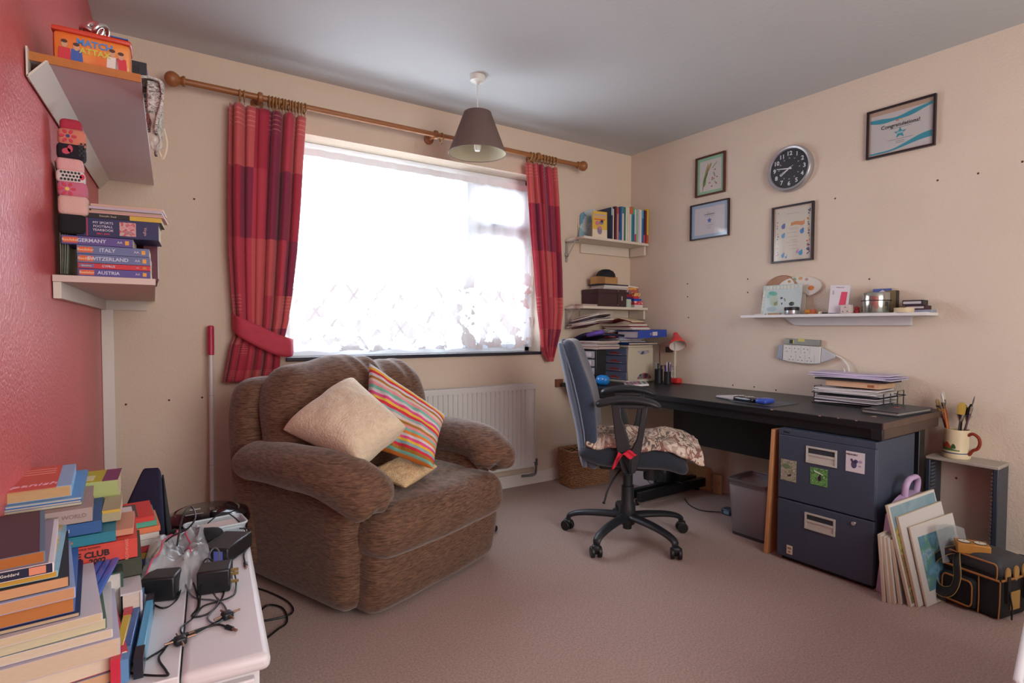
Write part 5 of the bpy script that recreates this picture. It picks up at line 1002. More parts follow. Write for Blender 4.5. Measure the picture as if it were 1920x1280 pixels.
def onmug(a0,a1,z0f,z1f,m,nm,r=.0488,n_=10):
    mb=MB(); vs=[];fs=[]
    for i in range(n_+1):
        t=i/n_; a=R_(a0+(a1-a0)*t); 
        for z in (z0f(t),z1f(t)): vs.append((r*math.cos(a),r*math.sin(a),z))
    for i in range(n_): fs.append((2*i,2*i+2,2*i+3,2*i+1))
    mb.add(vs,fs).build(nm,m,mug)
onmug(205,300,lambda t:.034,lambda t:.046+.006*math.sin(t*5),ccol('#4a7a3c'),'painted_grass'); onmug(215,262,lambda t:.046,lambda t:.052+.022*math.sin(t*3.1),ccol('#b0522c'),'painted_cottage',.0489); onmug(262,282,lambda t:.046,lambda t:.055+.012*math.sin(t*3.1),ccol('#2c5a2c'),'painted_tree',.0489); onmug(198,216,lambda t:.040,lambda t:.060+.012*math.sin(t*3.1),ccol('#2c4a2c'),'painted_tree',.0489)
MO=RW(2.095,.08,.4845)
def tool(label,nm,a,r0,r1,l,col,tipcol,w,tipl,cat='paint brush'):
    b_=MO+Vector((r0*math.cos(a),r0*math.sin(a),.03)); e_=MO+Vector((r1*math.cos(a)*1.15,r1*math.sin(a)*1.15,l+.018)); d_=e_-b_
    w*=1.35; t=thing(nm,label,cat,b_,0,'brushes in the mug'); MB().tube([(0,0,0),d_*.5,d_*.8],[.0035,.0045,.003],8).build('handle',ccol(col,.35),t); MB().tube([d_*.8,d_*(.8+tipl*.4)],[.004,w],10).build('ferrule',chrome,t); MB().tube([d_*(.8+tipl*.4),d_*(.8+tipl*.8),d_*(.8+tipl)],[w,w*1.15,w*.5],10,ell=.5).build('bristles',ccol(tipcol,.9),t)
RA=ROTR
tool('tallest paint brush with pale bristles and orange handle in the mug','paint_brush',RA+2.9,.02,.055,.265,'#a85a2c','#b0a898',.007,.25)
tool('paint brush with a silver ferrule next to the tallest one','paint_brush',RA+3.6,.02,.050,.25,'#b06a30','#d6d2cc',.006,.3)
tool('fan shaped paint brush leaning far left in the mug','paint_brush',RA+3.15,.0,.070,.24,'#8a3c28','#a89468',.011,.2)
tool('broad ochre paint brush leaning left over the desk end','paint_brush',RA+3.0,.02,.058,.185,'#2c2a28','#8a7034',.014,.45)
tool('wide golden paint brush in the middle of the mug','paint_brush',RA-.7,.0,.018,.185,'#3c3a38','#a88a3c',.013,.5)
tool('thin grey pointed brush leaning right in the mug','paint_brush',RA-.1,.01,.048,.235,'#5c4450','#4a4e58',.003,.35)
tool('black handled brush at the back of the mug','paint_brush',RA+1.3,.01,.030,.175,'#14161a','#1c1e22',.012,.5)
tool('second black brush on the right side of the mug','paint_brush',RA+.3,.01,.034,.18,'#16181c','#202226',.012,.5)
# canvases leaning against the cabinet side
def board(nm,label,cat,s,d,w,h,tilt,rz,th,face,edge,group,art=None,z=0.001,roll=0):
    t=thing(nm,label,cat,RW(s,d,z),0,group); t.rotation_euler=(Matrix.Rotation(ROTR+R_(90)+rz,3,'Z')@Matrix.Rotation(tilt,3,'X')@Matrix.Rotation(roll,3,'Y')).to_euler()
    one('panel',edge,t,0,w,0,th,0,h,smooth=False); one('front_face',face,t,.0015,w-.0015,-.0008,0,.0015,h-.0015,smooth=False)
    if art: art(t,w,h)
    return t
wedge=mat('canvas_edge','#cdbfa8',.8); wf=mat('canvas_white','#c9c6c2',.8)
landm=blends('painted_landscape',['#5d8ca0','#7fa6b4','#9ab4b4','#8fa05c','#b09a54','#7a6a3c'],1.0,.7,'noise',(3,3,9),const=False,detail=5)
bluem=blends('painted_blue_garden',['#4a7f9c','#6a9cb4','#547f98','#5a8a78','#84a8b8','#3f6c8c'],14,.6,'noise',(1,1,1),const=False,detail=5)
def land_art(t,w,h):
    blob(t,[rc_(.01,w-.008,h*.60,h-.01)],blends('painted_sky',['#6c8f9c','#869fa8','#5f8494'],5,.7,const=False),'painted_sky',-.0014); blob(t,[[(.01,h*.5),(.13,h*.5),(.12,h*.70),(.10,h*.80),(.06,h*.86),(.03,h*.80),(.01,h*.74)]],blends('painted_tree_leaves',['#8f9a50','#b0a050','#7a7a40'],60,.8),'painted_tree',-.0020); blob(t,[rc_(.01,w-.008,.01,h*.5)],blends('painted_meadow',['#7a7a48','#9a6a4a','#6a6a3c','#a89a70'],40,.8),'painted_meadow',-.0014)
GI='canvases and boards leaning on the cabinet side'
def blue_art(t,w,h): blob(t,[rc_(.035,w-.02,.05,h-.045)],bluem,'painted_view',-.0014)
board('lilac_case','x','case',2.052,.70,.36,.325,R_(5),0,.03,mat('lilac_plastic','#b9a0c4',.4),mat('lilac_plastic','#b9a0c4',.4),None)
lc=bpy.data.objects['lilac_case']; tag(lc,'lilac plastic carry case with a handle behind the leaning canvases','case')
mb=MB(); P=[(.01,.32)]+[(.18+.165*math.cos(R_(180-180*i/14)),.325+.065*math.sin(R_(180*i/14))) for i in range(15)]; mb.prism(P,0,.03); mb.build('rounded_top',mat('lilac_plastic','#b9a0c4',.4),lc)
mb=MB(); mb.tube(smoothpath([(.125,.015,.37),(.122,.015,.42),(.145,.015,.448),(.185,.015,.452),(.225,.015,.448),(.245,.015,.42),(.240,.015,.37)],5),.013,10,ell=.8); mb.build('carry_handle',mat('lilac_plastic','#b9a0c4',.4),lc); one('latch_band',ccol('#8f6a9a'),lc,-.002,.332,-.003,.033,.13,.14)
for i,(lab,s,d,w,h,tl,th) in enumerate((('thin white canvas board farthest back in the leaning stack',2.085,.775,.25,.262,5,.010),('white canvas board second from the back',2.099,.768,.25,.255,6,.009),('white canvas board third from the back',2.112,.758,.25,.252,7,.012),('cream backed board right behind the landscape painting',2.128,.742,.25,.245,8,.010))):
    board('canvas_board',lab,'canvas board',s,d,w,h,R_(-tl)*-1*-1,0,th,wf,wedge,GI)
board('canvas_painting','tall landscape painting with golden trees and blue sky leaning in the stack','painting',2.158,.735,.33,.385,R_(-12),R_(-9),.010,wf,wedge,GI,land_art,roll=R_(-4))
board('canvas_painting','white and blank canvas board in front of the landscape painting','painting',2.176,.712,.31,.340,R_(-12),R_(-9),.010,wf,wedge,GI,roll=R_(-4))
board('canvas_painting','blue garden watercolour on white board, front of the leaning stack','painting',2.194,.684,.30,.300,R_(-12),R_(-10),.006,wf,wedge,GI,blue_art,roll=R_(-3))
o=MB().grid(lambda u,v:Vector((0,0,0))+RW(2.215+.03*u-.03*v,.60-.22*u,.16+.14*v-.05*u+.012*math.sin(u*3)),12,8).build('acetate_sheet',mat('grey_acetate','#a8adb2',.25,alpha=.55)); tag(o,'curled grey transparent sheet behind the camera bag','plastic sheet')
# camera bag
bgg=thing('camera_bag','black camera bag with tan piping and a shoulder strap on the carpet','camera bag',(2.690,.768,0),R_(-101)); bgg.scale=(.68,.95,1.14); bfm=mat('bag_black_nylon','#16191f',.7,bump=.3,bscale=300); bft=mat('bag_grey_lid','#34373c',.6); pip=mat('tan_piping','#a8703c',.5)
def bgf(q): 
    t=(q.z+.085)/.17; q.x*=1-.05*t; q.y*=1-.10*t; return q
mb=MB(); mb.rbox((0,0,.078),(.145,.095,.077),.022,10,bgf); mb.build('bag_body',bfm,bgg)
def lidf(q): q.z+=.012*math.cos(q.x*9)*math.cos(q.y*14); return q
mb=MB(); mb.rbox((0,0,.160),(.145,.095,.030),.028,12,lidf); mb.build('lid_flap',bft,bgg)
mb=MB(); mb.rbox((-.045,-.098,.062),(.085,.020,.050),.016,8); mb.build('front_pocket',bfm,bgg)
def loop(P,r,nm='piping_line',m=None,closed=True): MB().tube([Vector(p) for p in P],r,6,closed=closed).build(nm,m or pip,bgg)
def rr3(cx_,cz,hx,hz,r,y): return [(cx_+x,y,cz+z) for x,z in rr(hx,hz,r,5)]
loop(rr3(-.045,.062,.075,.042,.02,-.119),.0035); loop(rr3(0,.158,.13,.026,.014,-.099),.003); loop([(-.14,-.098,.133),(0,-.101,.133),(.14,-.098,.133)],.004,closed=False); loop([(.145,-.09,.133),(.149,0,.133),(.145,.09,.133)],.004,closed=False)
loop([(.045,-.098,.13),(.05,-.100,.06),(.045,-.096,.006)],.003,closed=False); loop([(.138,-.088,.13),(.141,-.092,.06),(.136,-.09,.006)],.003,closed=False); loop([(.140,.085,.13),(.142,.088,.06),(.138,.085,.006)],.003,closed=False)
for y in (-.055,.0,.055):
    mb=MB(); mb.prism(ell(y,.150,.017,.024),.1455,.152,'x'); mb.build('tan_tab',mat('tan_leather','#b0884c',.6),bgg)
for y in (-.055,.055):
    mb=MB(); mb.box(.150,.158,y-.009,y+.009,.06,.145).tube([(.156,y,.10),(.168,y+.006,.05),(.172,y,.01)],.004,6); mb.build('buckle_strap',blk,bgg)
mb=MB(); mb.prism(rc_(-.03,.03,.03,.09),.146,.150,'x'); mb.build('side_patch',mat('tan_leather','#b0884c',.6),bgg)
def strap(P,w,nm):
    P=smoothpath(P,6); mb=MB(); k=len(P)
    def f(u,v):
        q=u*(k-1); i=min(int(q),k-2); p=P[i].lerp(P[i+1],q-i); t=(P[i+1]-P[i]).normalized(); n_=t.cross(Vector((0,-1,.3))).normalized(); return p+n_*w*(v-.5)
    mb.grid(f,k-1,3).build(nm,blk,bgg,solid=.003)
    for v in (0,1): MB().tube([Vector(f(i/(k-1),v)) for i in range(k)],.0018,5).build('strap_piping',mat('strap_edge_tan','#a89258',.5),bgg)
strap([(-.09,-.06,.185),(-.045,-.125,.165),(-.02,-.150,.11),(-.04,-.160,.065),(-.10,-.155,.05),(-.155,-.13,.07),(-.18,-.08,.11),(-.175,-.03,.16),(-.13,.0,.185)],.034,'shoulder_strap')
strap([(-.02,-.03,.188),(-.10,-.10,.182),(-.17,-.12,.13),(-.175,-.13,.07),(-.13,-.15,.035),(-.07,-.155,.03)],.026,'shoulder_strap')
cc=thing('chess_clock','small wooden chess clock with two dials lying on the camera bag','chess clock',at_z(1822,1034,.212),R_(-60)); cc.scale=(.74,.74,.8); one('clock_case',mat('orange_wood','#b9823e',.4,var=.08,vscale=20),cc,-.068,.068,-.045,.045,0,.046,bevel=.003)
for x in (-.033,.033): 
    MB().lathe([(.029,.046),(.030,.048),(.028,.0495),(.0265,.048)],28,(x,.0,0),caps=False).build('dial_rim',ccol('#3c342c'),cc); MB().lathe([(0,.0475),(.027,.0475)],28,(x,0,0),caps=False).build('dial',ccol('#d9d2c4'),cc); one('dial_hand',blk,cc,x-.001,x+.001,-.002,.018,.048,.0486)
for x in (-.03,.03): MB().cyl((x,.045,.025),(x,.056,.025),.005,n=10).build('push_button',whitep,cc)
# bed corner at the right edge of the view
bd=thing('bed','white ribbed bedspread corner at the lower right edge','bed',(1.163,.288,0),R_(11)); wb=mat('ribbed_white_cover','#d4dade',.85)
mb=MB(); N=60
def bf2(u,v): return (u*1.0,-v*1.2,.5+.002*math.sin(v*1.2*2*math.pi/.014))
mb.grid(bf2,2,680).build('bedspread',wb,bd,solid=.01); one('mattress',mat('mattress_white','#c9cbcc',.9),bd,.02,.98,-1.18,-.02,.22,.49,bevel=.02); one('bed_base',mat('divan_grey','#8d8a88',.9),bd,.03,.97,-1.17,-.03,.03,.219,bevel=.01)
# ------------------------------------------------------------ left wall shelves
A90=math.pi/2
lw1=thing('wall_shelf','upper white shelf on the pink wall holding an orange tin','wall shelf',(0,0,0),0); slm=mat('left_shelf_white','#dad6da',.5)
def us(y): return 1.665+(y-1.637)*.044      # this shelf rises a little towards the window wall
mb=MB()
def wx(y): return -.179-(D-y)*math.tan(TL)
ya,yb=1.640,D-.002; xa,xb=-.006,.03
mb.add([(wx(ya)+.002,ya,us(ya)-.003),(xa,ya,us(ya)-.003),(xb,yb,us(yb)-.003),(wx(yb)+.002,yb,us(yb)-.003),(wx(ya)+.002,ya,us(ya)+.014),(xa,ya,us(ya)+.014),(xb,yb,us(yb)+.014),(wx(yb)+.002,yb,us(yb)+.014)],[(0,1,2,3),(7,6,5,4),(0,4,5,1),(1,5,6,2),(2,6,7,3),(3,7,4,0)])
mb.build('shelf_board',slm,lw1,smooth=False)
mb=MB(); mb.add([(wx(ya)+.002,ya-.002,us(ya)-.004),(xa,ya-.002,us(ya)-.004),(xa,ya-.002,us(ya)+.015),(wx(ya)+.002,ya-.002,us(ya)+.015)],[(0,1,2,3)]); mb.build('veneer_end',mat('orange_veneer','#b06a2c',.5,var=.15,vscale=30),lw1,solid=.003,smooth=False)
def angle_batten(par,y0,y1,zf,drop,wd,m):
    mb=MB(); vs=[]
    for y in (y0,y1): z=zf(y); X=wx(y)+.003; vs+=[(X,y,z-drop),(X+.004,y,z-drop-.002),(X+wd,y,z-.003),(X+wd-.004,y,z-.003)]
    mb.add(vs,[(0,1,2,3),(7,6,5,4),(0,4,5,1),(1,5,6,2),(2,6,7,3),(3,7,4,0)]); return mb.build('angled_batten',m,par,smooth=False)
angle_batten(lw1,1.62,D-.003,lambda y:us(y),.045,.038,mat('batten_white','#d2cabf',.5))
one('wall_strip',mat('batten_white','#d2cabf',.5),lw1,wx(1.62)+.0035,wx(1.62)+.007,1.62,1.66,us(1.62)-.045,us(1.62)+.02)
lw2=thing('wall_shelf','lower white shelf on the pink wall holding travel guide books','wall shelf',(0,0,0),0); L2=1.206
mb=MB(); ya,xa2,xb2=1.885,.018,.026
mb.prism([(wx(ya)+.002,ya),(xa2,ya),(xb2,D-.002),(wx(D)+.002,D-.002)],L2-.018,L2,'z'); mb.build('shelf_board',mat('left_shelf_cream','#cdb9b0',.5),lw2,bevel=.001,smooth=False)
mb=MB(); mb.prism([(wx(ya)+.003,ya+.005),(wx(ya)+.02,ya+.005),(wx(D)+.02,D-.003),(wx(D)+.003,D-.003)],L2-.062,L2-.0185,'z'); mb.build('batten',mat('batten_white','#d2cabf',.5),lw2,smooth=False)
mb=MB(); mb.prism([(wx(D)+.02,D-.02),(xb2-.03,D-.02),(xb2-.03,D-.003),(wx(D)+.02,D-.003)],L2-.062,L2-.0185,'z'); mb.build('batten',mat('batten_white','#d2cabf',.5),lw2,smooth=False)
# orange tin and silver ornament
ut=us(1.70)+.0145
tn=thing('card_tin','orange lidded tin printed with footballers on the upper pink wall shelf','tin',(-.100,1.705,ut),R_(1),rot=(R_(2.5),0,R_(-1))); ot=blends('orange_tin_print',['#d8642c','#dd7434','#e08a3c','#d25a2a'],7,.35,'noise',const=False)
mb=MB(); mb.rbox((0,0,.037),(.074,.045,.036),.012,8); mb.build('tin_body',ot,tn); mb=MB(); mb.rbox((0,0,.075),(.0765,.0475,.007),.006,8); mb.build('lid',mat('tin_lid_red','#c8402c',.35),tn)
one('blue_lid_corner',ccol('#3a6ab0',.35),tn,.035,.070,-.0478,-.02,.081,.0835)
text('MATCH',.020,(.005,-.0462,.052),ccol('#4a86c8'),tn,bold=.03); text('ATTAX',.018,(.005,-.0462,.034),ccol('#c8c04a'),tn,bold=.03)
for x,c_,h in ((-.052,'#c8303c',.0),(-.030,'#3a5aa8',-.003),(.038,'#d8cfc8',.0),(.055,'#c8303c',-.003)):
    blob(tn,[[(x-.012,.006),(x+.012,.006),(x+.010,.034),(x-.010,.034)]],ccol(c_),'footballer_shirt',-.0459); blob(tn,[ell(x,.042+h,.006,.008)],ccol('#c89878'),'footballer_head',-.0464); blob(tn,[ell(x,.048+h,.006,.004)],ccol('#4a2c20'),'footballer_hair',-.0468)
og=thing('silver_ornament','shiny silver looped ornament on top of the orange tin','ornament',(-.098,1.71,ut+.084),R_(-20)); sm_=mat('mirror_silver','#dcdcdc',.08,1)
def torus(R1,r,n=26): return [(R1*math.cos(2*math.pi*i/n),0,R1*math.sin(2*math.pi*i/n)) for i in range(n)]
for M_ in (Matrix.Translation((0,0,.024))@Matrix.Rotation(R_(15),4,'Y'),Matrix.Translation((.014,-.006,.018))@Matrix.Rotation(R_(80),4,'Z')@Matrix.Rotation(R_(35),4,'X'),Matrix.Translation((-.014,.004,.017))@Matrix.Rotation(R_(-50),4,'Z')@Matrix.Rotation(R_(60),4,'X')):
    mb=MB(); mb.X=M_; mb.tube(torus(.017,.007),.0065,14,closed=True); mb.build('loop',sm_,og)
# books standing on the upper shelf, spines to the room, and a newspaper hanging over the edge
yy=1.80; k=0
for T,h,c_,c2,tx in ((.035,.20,'#1c1e26','#2c3040',None),(.028,.19,'#8f86b0','#2f5f8c',None),(.03,.21,'#20242c',None,None),(.032,.22,'#3f6f98','#b0c4d0',None),(.022,.22,'#d0cdc8',None,'ICELAND'),(.025,.21,'#2f7f8c',None,None),(.03,.22,'#cfcac6',None,'OXFORD ATLAS'),(.03,.22,'#c9c4c0',None,None),(.028,.20,'#4c5a66',None,None),(.034,.22,'#7a2a3c',None,None),(.03,.20,'#2a2c38',None,None),(.03,.21,'#5c3038',None,None)):
    x_=-.006+(yy-1.64)*.0245
    nmz=['black and slate','mauve','dull black','steel blue and pale','pale ICELAND','teal','white ATLAS','plain off white','slate grey','dark crimson','charcoal','brown'][k]
    h*=.46; book('%s small book standing on the upper shelf of the pink wall'%nmz,(x_+.008,yy+T/2,us(yy)+.0165+h/2),R_(90),h,.11,T,c_,'stand','books on the upper pink wall shelf',c2,tx,tcol='#2a3440'); yy+=T+.0015; k+=1
nwm=blends('newsprint',['#bdb9b2','#8c8a86','#cfcbc4','#a7a4a0','#5c5a58','#c4c0ba'],60,.85,'noise',(1,1,3),detail=6)
o=MB()
def npf(u,v):
    y=1.665+.12*u
    if v<.5: t=v/.5; return (-.012+.045*t,y,us(y)+.018+.006*math.sin(u*6)+.004*math.sin(t*3))
    t=(v-.5)/.5; return (.034+.006*math.sin(u*7+t*5)-.006*t,y+.02*t*(u-.3),us(y)+.018-.13*t-.03*u*t)
o.grid(npf,14,24); o=o.build('newspaper',nwm,solid=.006)
def npb(q): return q+Vector((.004*nz((q.z*30,q.y*20,1)),.004*nz((q.z*25,q.x*40,2)),.003*nz((q.x*60,q.y*20,3))))
q_=MB(); q_.rbox((.021,1.735,us(1.7)-.022),(.016,.055,.044),.006,10,npb); q_.build('folded_bundle',nwm,o)
q_=MB(); q_.grid(lambda u,v:(.012+.024*u+.006*nz((u*4,v*5,2)),1.675+.012*nz((u*5,v*6,6)),us(1.7)-.06-.10*v*(1-.25*abs(u-.4))),10,14); q_.build('plastic_wrap',mat('crinkled_plastic','#c9c6be',.25,alpha=.6),o,solid=.001); tag(o,'crumpled folded newspaper hanging over the edge of the upper pink wall shelf','newspaper')
o=MB().tube(smoothpath([(.040,1.70,us(1.7)-.09),(.046,1.70,us(1.7)-.13),(.036,1.705,us(1.7)-.165),(.026,1.70,us(1.7)-.13),(.036,1.70,us(1.7)-.10)],6),.0035,6).build('string_loop',ccol('#c9bda8')); tag(o,'cream loop of string hanging below the newspaper','string')
o=stackitem('black_box','black slim box between the newspaper and the books on the upper shelf','box',(-.06,1.775,us(1.76)+.0165),.10,.03,.06,ccol('#14181c'),R_(-1))
# travel guides on the lower shelf ----------------------------
def guide(lab,x0,x1,z0,z1,c_,name,logo='#d8643c',dot='#e0a03c',y=1.905,rz=0):
    Lg=x1-x0; T=z1-z0-.0006; t=book(lab,((x0+x1)/2,y,z0),R_(-2+rz),Lg,.13,T,c_,'flat','travel guides on the lower pink wall shelf',None,None,hard=False)
    if logo: one('logo_band',ccol(logo),t,-Lg/2+.003,-Lg/2+.035,-.0012,-.0004,T*.18,T*.82,smooth=False); text('Baedeker',T*.42,(-Lg/2+.019,-.0014,T*.5),ccol('#f0d8b0'),t,ext=.0002)
    text(name,T*.60,(-Lg*.09,-.0014,T*.5),ccol('#c9cce0'),t,ext=.0002,bold=.02); 
    if dot: one('logo_dot',ccol(dot),t,Lg/2-.018,Lg/2-.009,-.0012,-.0004,T*.25,T*.75,smooth=False); text('AA',T*.4,(Lg/2-.030,-.0014,T*.5),ccol('#d8d0d8'),t,ext=.0002)
    return t
z=L2+.0008
guide('purple AUSTRIA travel guide at the bottom of the stack',-.158,.006,z,z+.0215,'#5a4a92','AUSTRIA'); z+=.022
guide('thin red CYPRUS travel guide second from the bottom',-.158,.006,z,z+.0145,'#c8303c','CYPRUS','#7a6a9c','#c87a3c'); z+=.015
guide('grey blue SWITZERLAND travel guide above the red one',-.159,.006,z,z+.0235,'#66709c','SWITZERLAND'); z+=.024
guide('grey blue ITALY travel guide above SWITZERLAND',-.160,.004,z,z+.0235,'#66709c','ITALY'); z+=.024
guide('purple GERMANY travel guide sticking out to the left of the stack',-.192,-.034,z,z+.0235,'#5c4c8e','GERMANY',rz=-1); z+=.0245
yb_=book('thick navy football yearbook with a photo panel on its spine',(-.066,1.902,z),R_(-4),.188,.14,.050,'#262a58','flat','travel guides on the lower pink wall shelf'); T=.05
text('MY SPORTS',.009,(-.035,-.0014,.038),ccol('#e0d8e8'),yb_,rot=(R_(90),R_(0),0)); text('FOOTBALL',.009,(-.035,-.0014,.028),ccol('#e0d8e8'),yb_); text('YEARBOOK',.009,(-.035,-.0014,.018),ccol('#e0d8e8'),yb_); text('2001-2002',.007,(-.035,-.0014,.008),ccol('#d8485c'),yb_)
one('photo_panel',blends('spine_photo',['#8c8a90','#c8485c','#b9a8a0','#d8808c'],90,.5,'noise'),yb_,.002,.040,-.0012,-.0004,.006,.044,smooth=False); one('side_band',ccol('#a8344c'),yb_,-.072,-.069,-.0012,-.0004,.0,.05,smooth=False); one('left_print',ccol('#c9a0a0'),yb_,-.092,-.080,-.0012,-.0004,.012,.04,smooth=False); text('Virgin',.010,(.062,-.0014,.022),ccol('#d8a8b0'),yb_,rot=(R_(90),R_(90),0))
z+=.051
t=book('black and yellow thin paperback on top of the football yearbook',(-.06,1.905,z),R_(-5),.19,.13,.013,'#201c20','flat','travel guides on the lower pink wall shelf',None,None,hard=False); one('yellow_end',ccol('#c8a840'),t,.02,.095,-.0012,-.0004,.0,.0125,smooth=False); text('Danielle Steel',.007,(-.03,-.0014,.0065),ccol('#c9c0b0'),t)
z+=.0135
for lb,w,c_,dy,T in (('pale pink magazine directly on the thin black paperback',.188,'#c49a94',0,.007),('buff magazine in the middle of the small magazine pile',.165,'#b8a08c',.01,.006),('white and lilac magazine near the top of the pile',.172,'#b9aebc',.005,.008),('dark red edged magazine topping the pile on the guide books',.17,'#c9a898',.012,.008)):
    o=stackitem('magazine',lb,'magazine',(-.045+dy*.5,1.965+dy,z),w,.12,T-.0004,ccol(c_),R_(-6),'magazines on the guide books'); z+=T
o=thing('ring_binder','dark maroon ring binder standing behind the right end of the guide books','ring binder',(-.012,2.10,L2+.001),0); one('binder_cover',ccol('#5c1c34'),o,.0,.038,-.06,.18,0,.215,bevel=.003); one('paper_edge',ccol('#b9b0bc'),o,.037,.0405,-.058,.10,.01,.205)
o=stackitem('maroon_book','wide maroon book upright at the back of the lower pink wall shelf','book',(-.075,2.24,L2+.001),.13,.03,.225,ccol('#5a2030'))
o=thing('wallet_folder','green tinted clear plastic wallets leaning against the pink wall','plastic wallets',(-.196,1.93,L2+.001),0,rot=(0,R_(-1.5),R_(-2))); cp=mat('green_clear_plastic','#8f9f8c',.3,alpha=.65)
for i in range(4): 
    def wf_(u,v,i=i): return (.004*i+.010*math.sin(v*3)*(.4+.1*i),-.01+.22*u,.005+(.30-.02*i)*v)
    MB().grid(wf_,6,10).build('plastic_sheet',cp if i%2 else mat('grey_sheet','#8c8a80',.6),o,solid=.001)
# patchwork draught toy
pw_=blends('patchwork_cloth',['#1c1a24','#d8708c','#e8c4bc','#c8344c','#d98a78','#2a2230','#e0d0cc','#8f86a0'],26,.9,'patch',(1,1,1),coord='Object',bump=.4)
pt_=thing('patchwork_toy','patchwork cloth stuffed roll standing against the pink wall','soft toy',(-.168,1.925,L2+.115),0)
flw=ccol('#d8506c'); dotm=blends('black_white_check',['#15141a','#e6e0e0'],150,.9,'patch')
segs=[(.0,.050,.030,'#1a1a20'),(.050,.098,.033,'#d9b0a8'),(.098,.135,.032,'#c8708a'),(.135,.165,.031,'#ded2d0'),(.165,.198,.029,'#e0a8a8'),(.198,.235,.031,'#251c28'),(.235,.275,.030,'#d98470'),(.275,.302,.024,'#b8344c')]
for i,(a,b_,r,c_) in enumerate(segs):
    mb=MB(); mb.rbox((.003*math.sin(i*1.3),0,(a+b_)/2),(r,r*.85,(b_-a)/2+.003),.012,8); mb.build('patch',mat('cloth_'+c_[1:],c_,.9,bump=.4,bscale=300) if i!=3 else mat('cloth_'+c_[1:],c_,.9),pt_)
for z_,x_,m_,r in ((.115,-.008,ccol('#e8c060'),.007),(.255,-.004,ccol('#2c3a78'),.006)): 
    for k in range(6): a=k*1.047; blob(pt_,[ell(x_+.013*math.cos(a),z_+.013*math.sin(a),.006,.004,8,a)],ccol('#c8304c'),'flower_petal',-.0285)
    blob(pt_,[ell(x_,z_,r*.7,r*.7,10)],m_,'flower_centre',-.029)
for i in range(6): 
    for j in range(3): blob(pt_,[ell(-.020+i*.0075+(j%2)*.0035,.141+j*.009,.003,.0036,6)],ccol('#17151c'),'printed_dot',-.0275)
blob(pt_,[ell(.024,.150,.006,.008,8)],ccol('#c8304c'),'printed_dog',-.0275); blob(pt_,[ell(-.008,.215,.010,.008,9,.4),ell(.0,.222,.006,.01,8)],ccol('#c8405c'),'printed_flower',-.0275)
for i in range(4):
    for j in range(6): 
        if (i+j)%2==0: one('check_square',blk,pt_,.018+i*.004,.022+i*.004,-.0280,-.0268,.205+j*.006,.211+j*.006,smooth=False)
# ------------------------------------------------------------ white table and cabinet in the left foreground
TZ=.66; tw_=mat('table_white','#dcdadd',.4)
LEFT_BEFORE=set(bpy.data.objects)
cb_=thing('white_cabinet','white cabinet with rounded top in the left foreground covered with books and chargers','cabinet',(.122,.738,0),R_(-4.6)); FL=.3005
mb=MB(); mb.box(-.098,.0,0,.515,TZ-.022,TZ); mb.build('top_board',tw_,cb_,bevel=.009,seg=4); mb=MB(); mb.box(-.272,-.0995,.0,.515,TZ-.022,TZ); mb.build('top_board',tw_,cb_,bevel=.0015)
one('cabinet_body',tw_,cb_,-.255,-.012,.02,.50,FL+.03,TZ-.0225,bevel=.002); MB().box(-.24,-.02,.03,.49,FL,FL+.03).build('plinth',tw_,cb_)
dr=one('drawer_front',tw_,cb_,-.245,-.018,.008,.02,TZ-.13,TZ-.032,bevel=.002); MB().ball((-.045,.000,TZ-.062),(.011,.011,.011),12,8).build('knob',tw_,dr)
GA='pile of paperbacks at the front of the white cabinet'
pileA=[(.012,-.034,'#c9a27c','#8f8a9c','lowest book of the front pile with orange edge'),(.018,-.038,'#d8c8b0','#c8404c','cream paged book with red trim second from bottom'),(.021,-.041,'#cbb9a0','#b8b4c8','thick cream paperback third from bottom of front pile'),(.0105,-.046,'#cfc0a8','#d6d2d6','cream paperback with a white spine, fourth from bottom'),(.013,-.056,'#c9c0a0','#4a6a58','greenish edged paperback with dark green spine'),(.010,-.060,'#c8b898','#cfc8cc','pale paperback with white spine mid pile'),(.005,-.076,'#b8a080','#24345c','thin dark blue book in the middle of the front pile'),(.018,-.081,'#b8743c','#3c68b0','thick book with orange brown page edges and blue spine'),(.013,-.084,'#c09068','#9fb0d8','tan edged paperback above the orange brown block'),(.012,-.088,'#c8966c','#1c2230','tan edged paperback with black spine near the top'),(.008,-.094,'#c89a3c','#8fb8cc','yellow covered paperback with light blue spine'),(.012,-.099,'#23243c','#e0dce0','navy book with white title and pink label'),(.013,-.110,'#a8642c','#5f7f98','brown leather like book topping the front pile')]
z=TZ+.0006
for i,(T,xr,pc,sc,lb) in enumerate(pileA):
    navy='navy book' in lb; top='topping' in lb; yel='yellow covered' in lb
    t=book(lb,(xr,.775+.09+.004*math.sin(i*2.1),z),R_(90+5+2*math.sin(i*1.7)),.175,min(.125,.158+xr),T-.0006,sc,'flat',GA,None,None,hard=False,pcol=pc)
    if top: one('cover_panel',ccol('#4c3640'),t,-.0875,.0875,.004,.158+xr,T-.0007,T-.0001)
    if yel: one('cover_panel',blends('yellow_blue_cover',['#d8b860','#c9a850','#d8b0a0','#9fc4d0'],30,.5,'noise'),t,-.0875,.0875,.004,.158+xr,T-.0007,T+.0001)
    if navy:
        one('cover_panel',ccol('#9a8a98'),t,-.0875,.0875,.004,.158+xr,T-.0007,T-.0001); one('label_panel',ccol('#d88a6c'),t,-.0885,-.0875,.006,.020,.002,T-.002); text('Robert Goddard',.0042,(-.0886,.042,T*.55),ccol('#e8e4dc'),t,rot=(R_(90),0,R_(-90)))
    z+=T
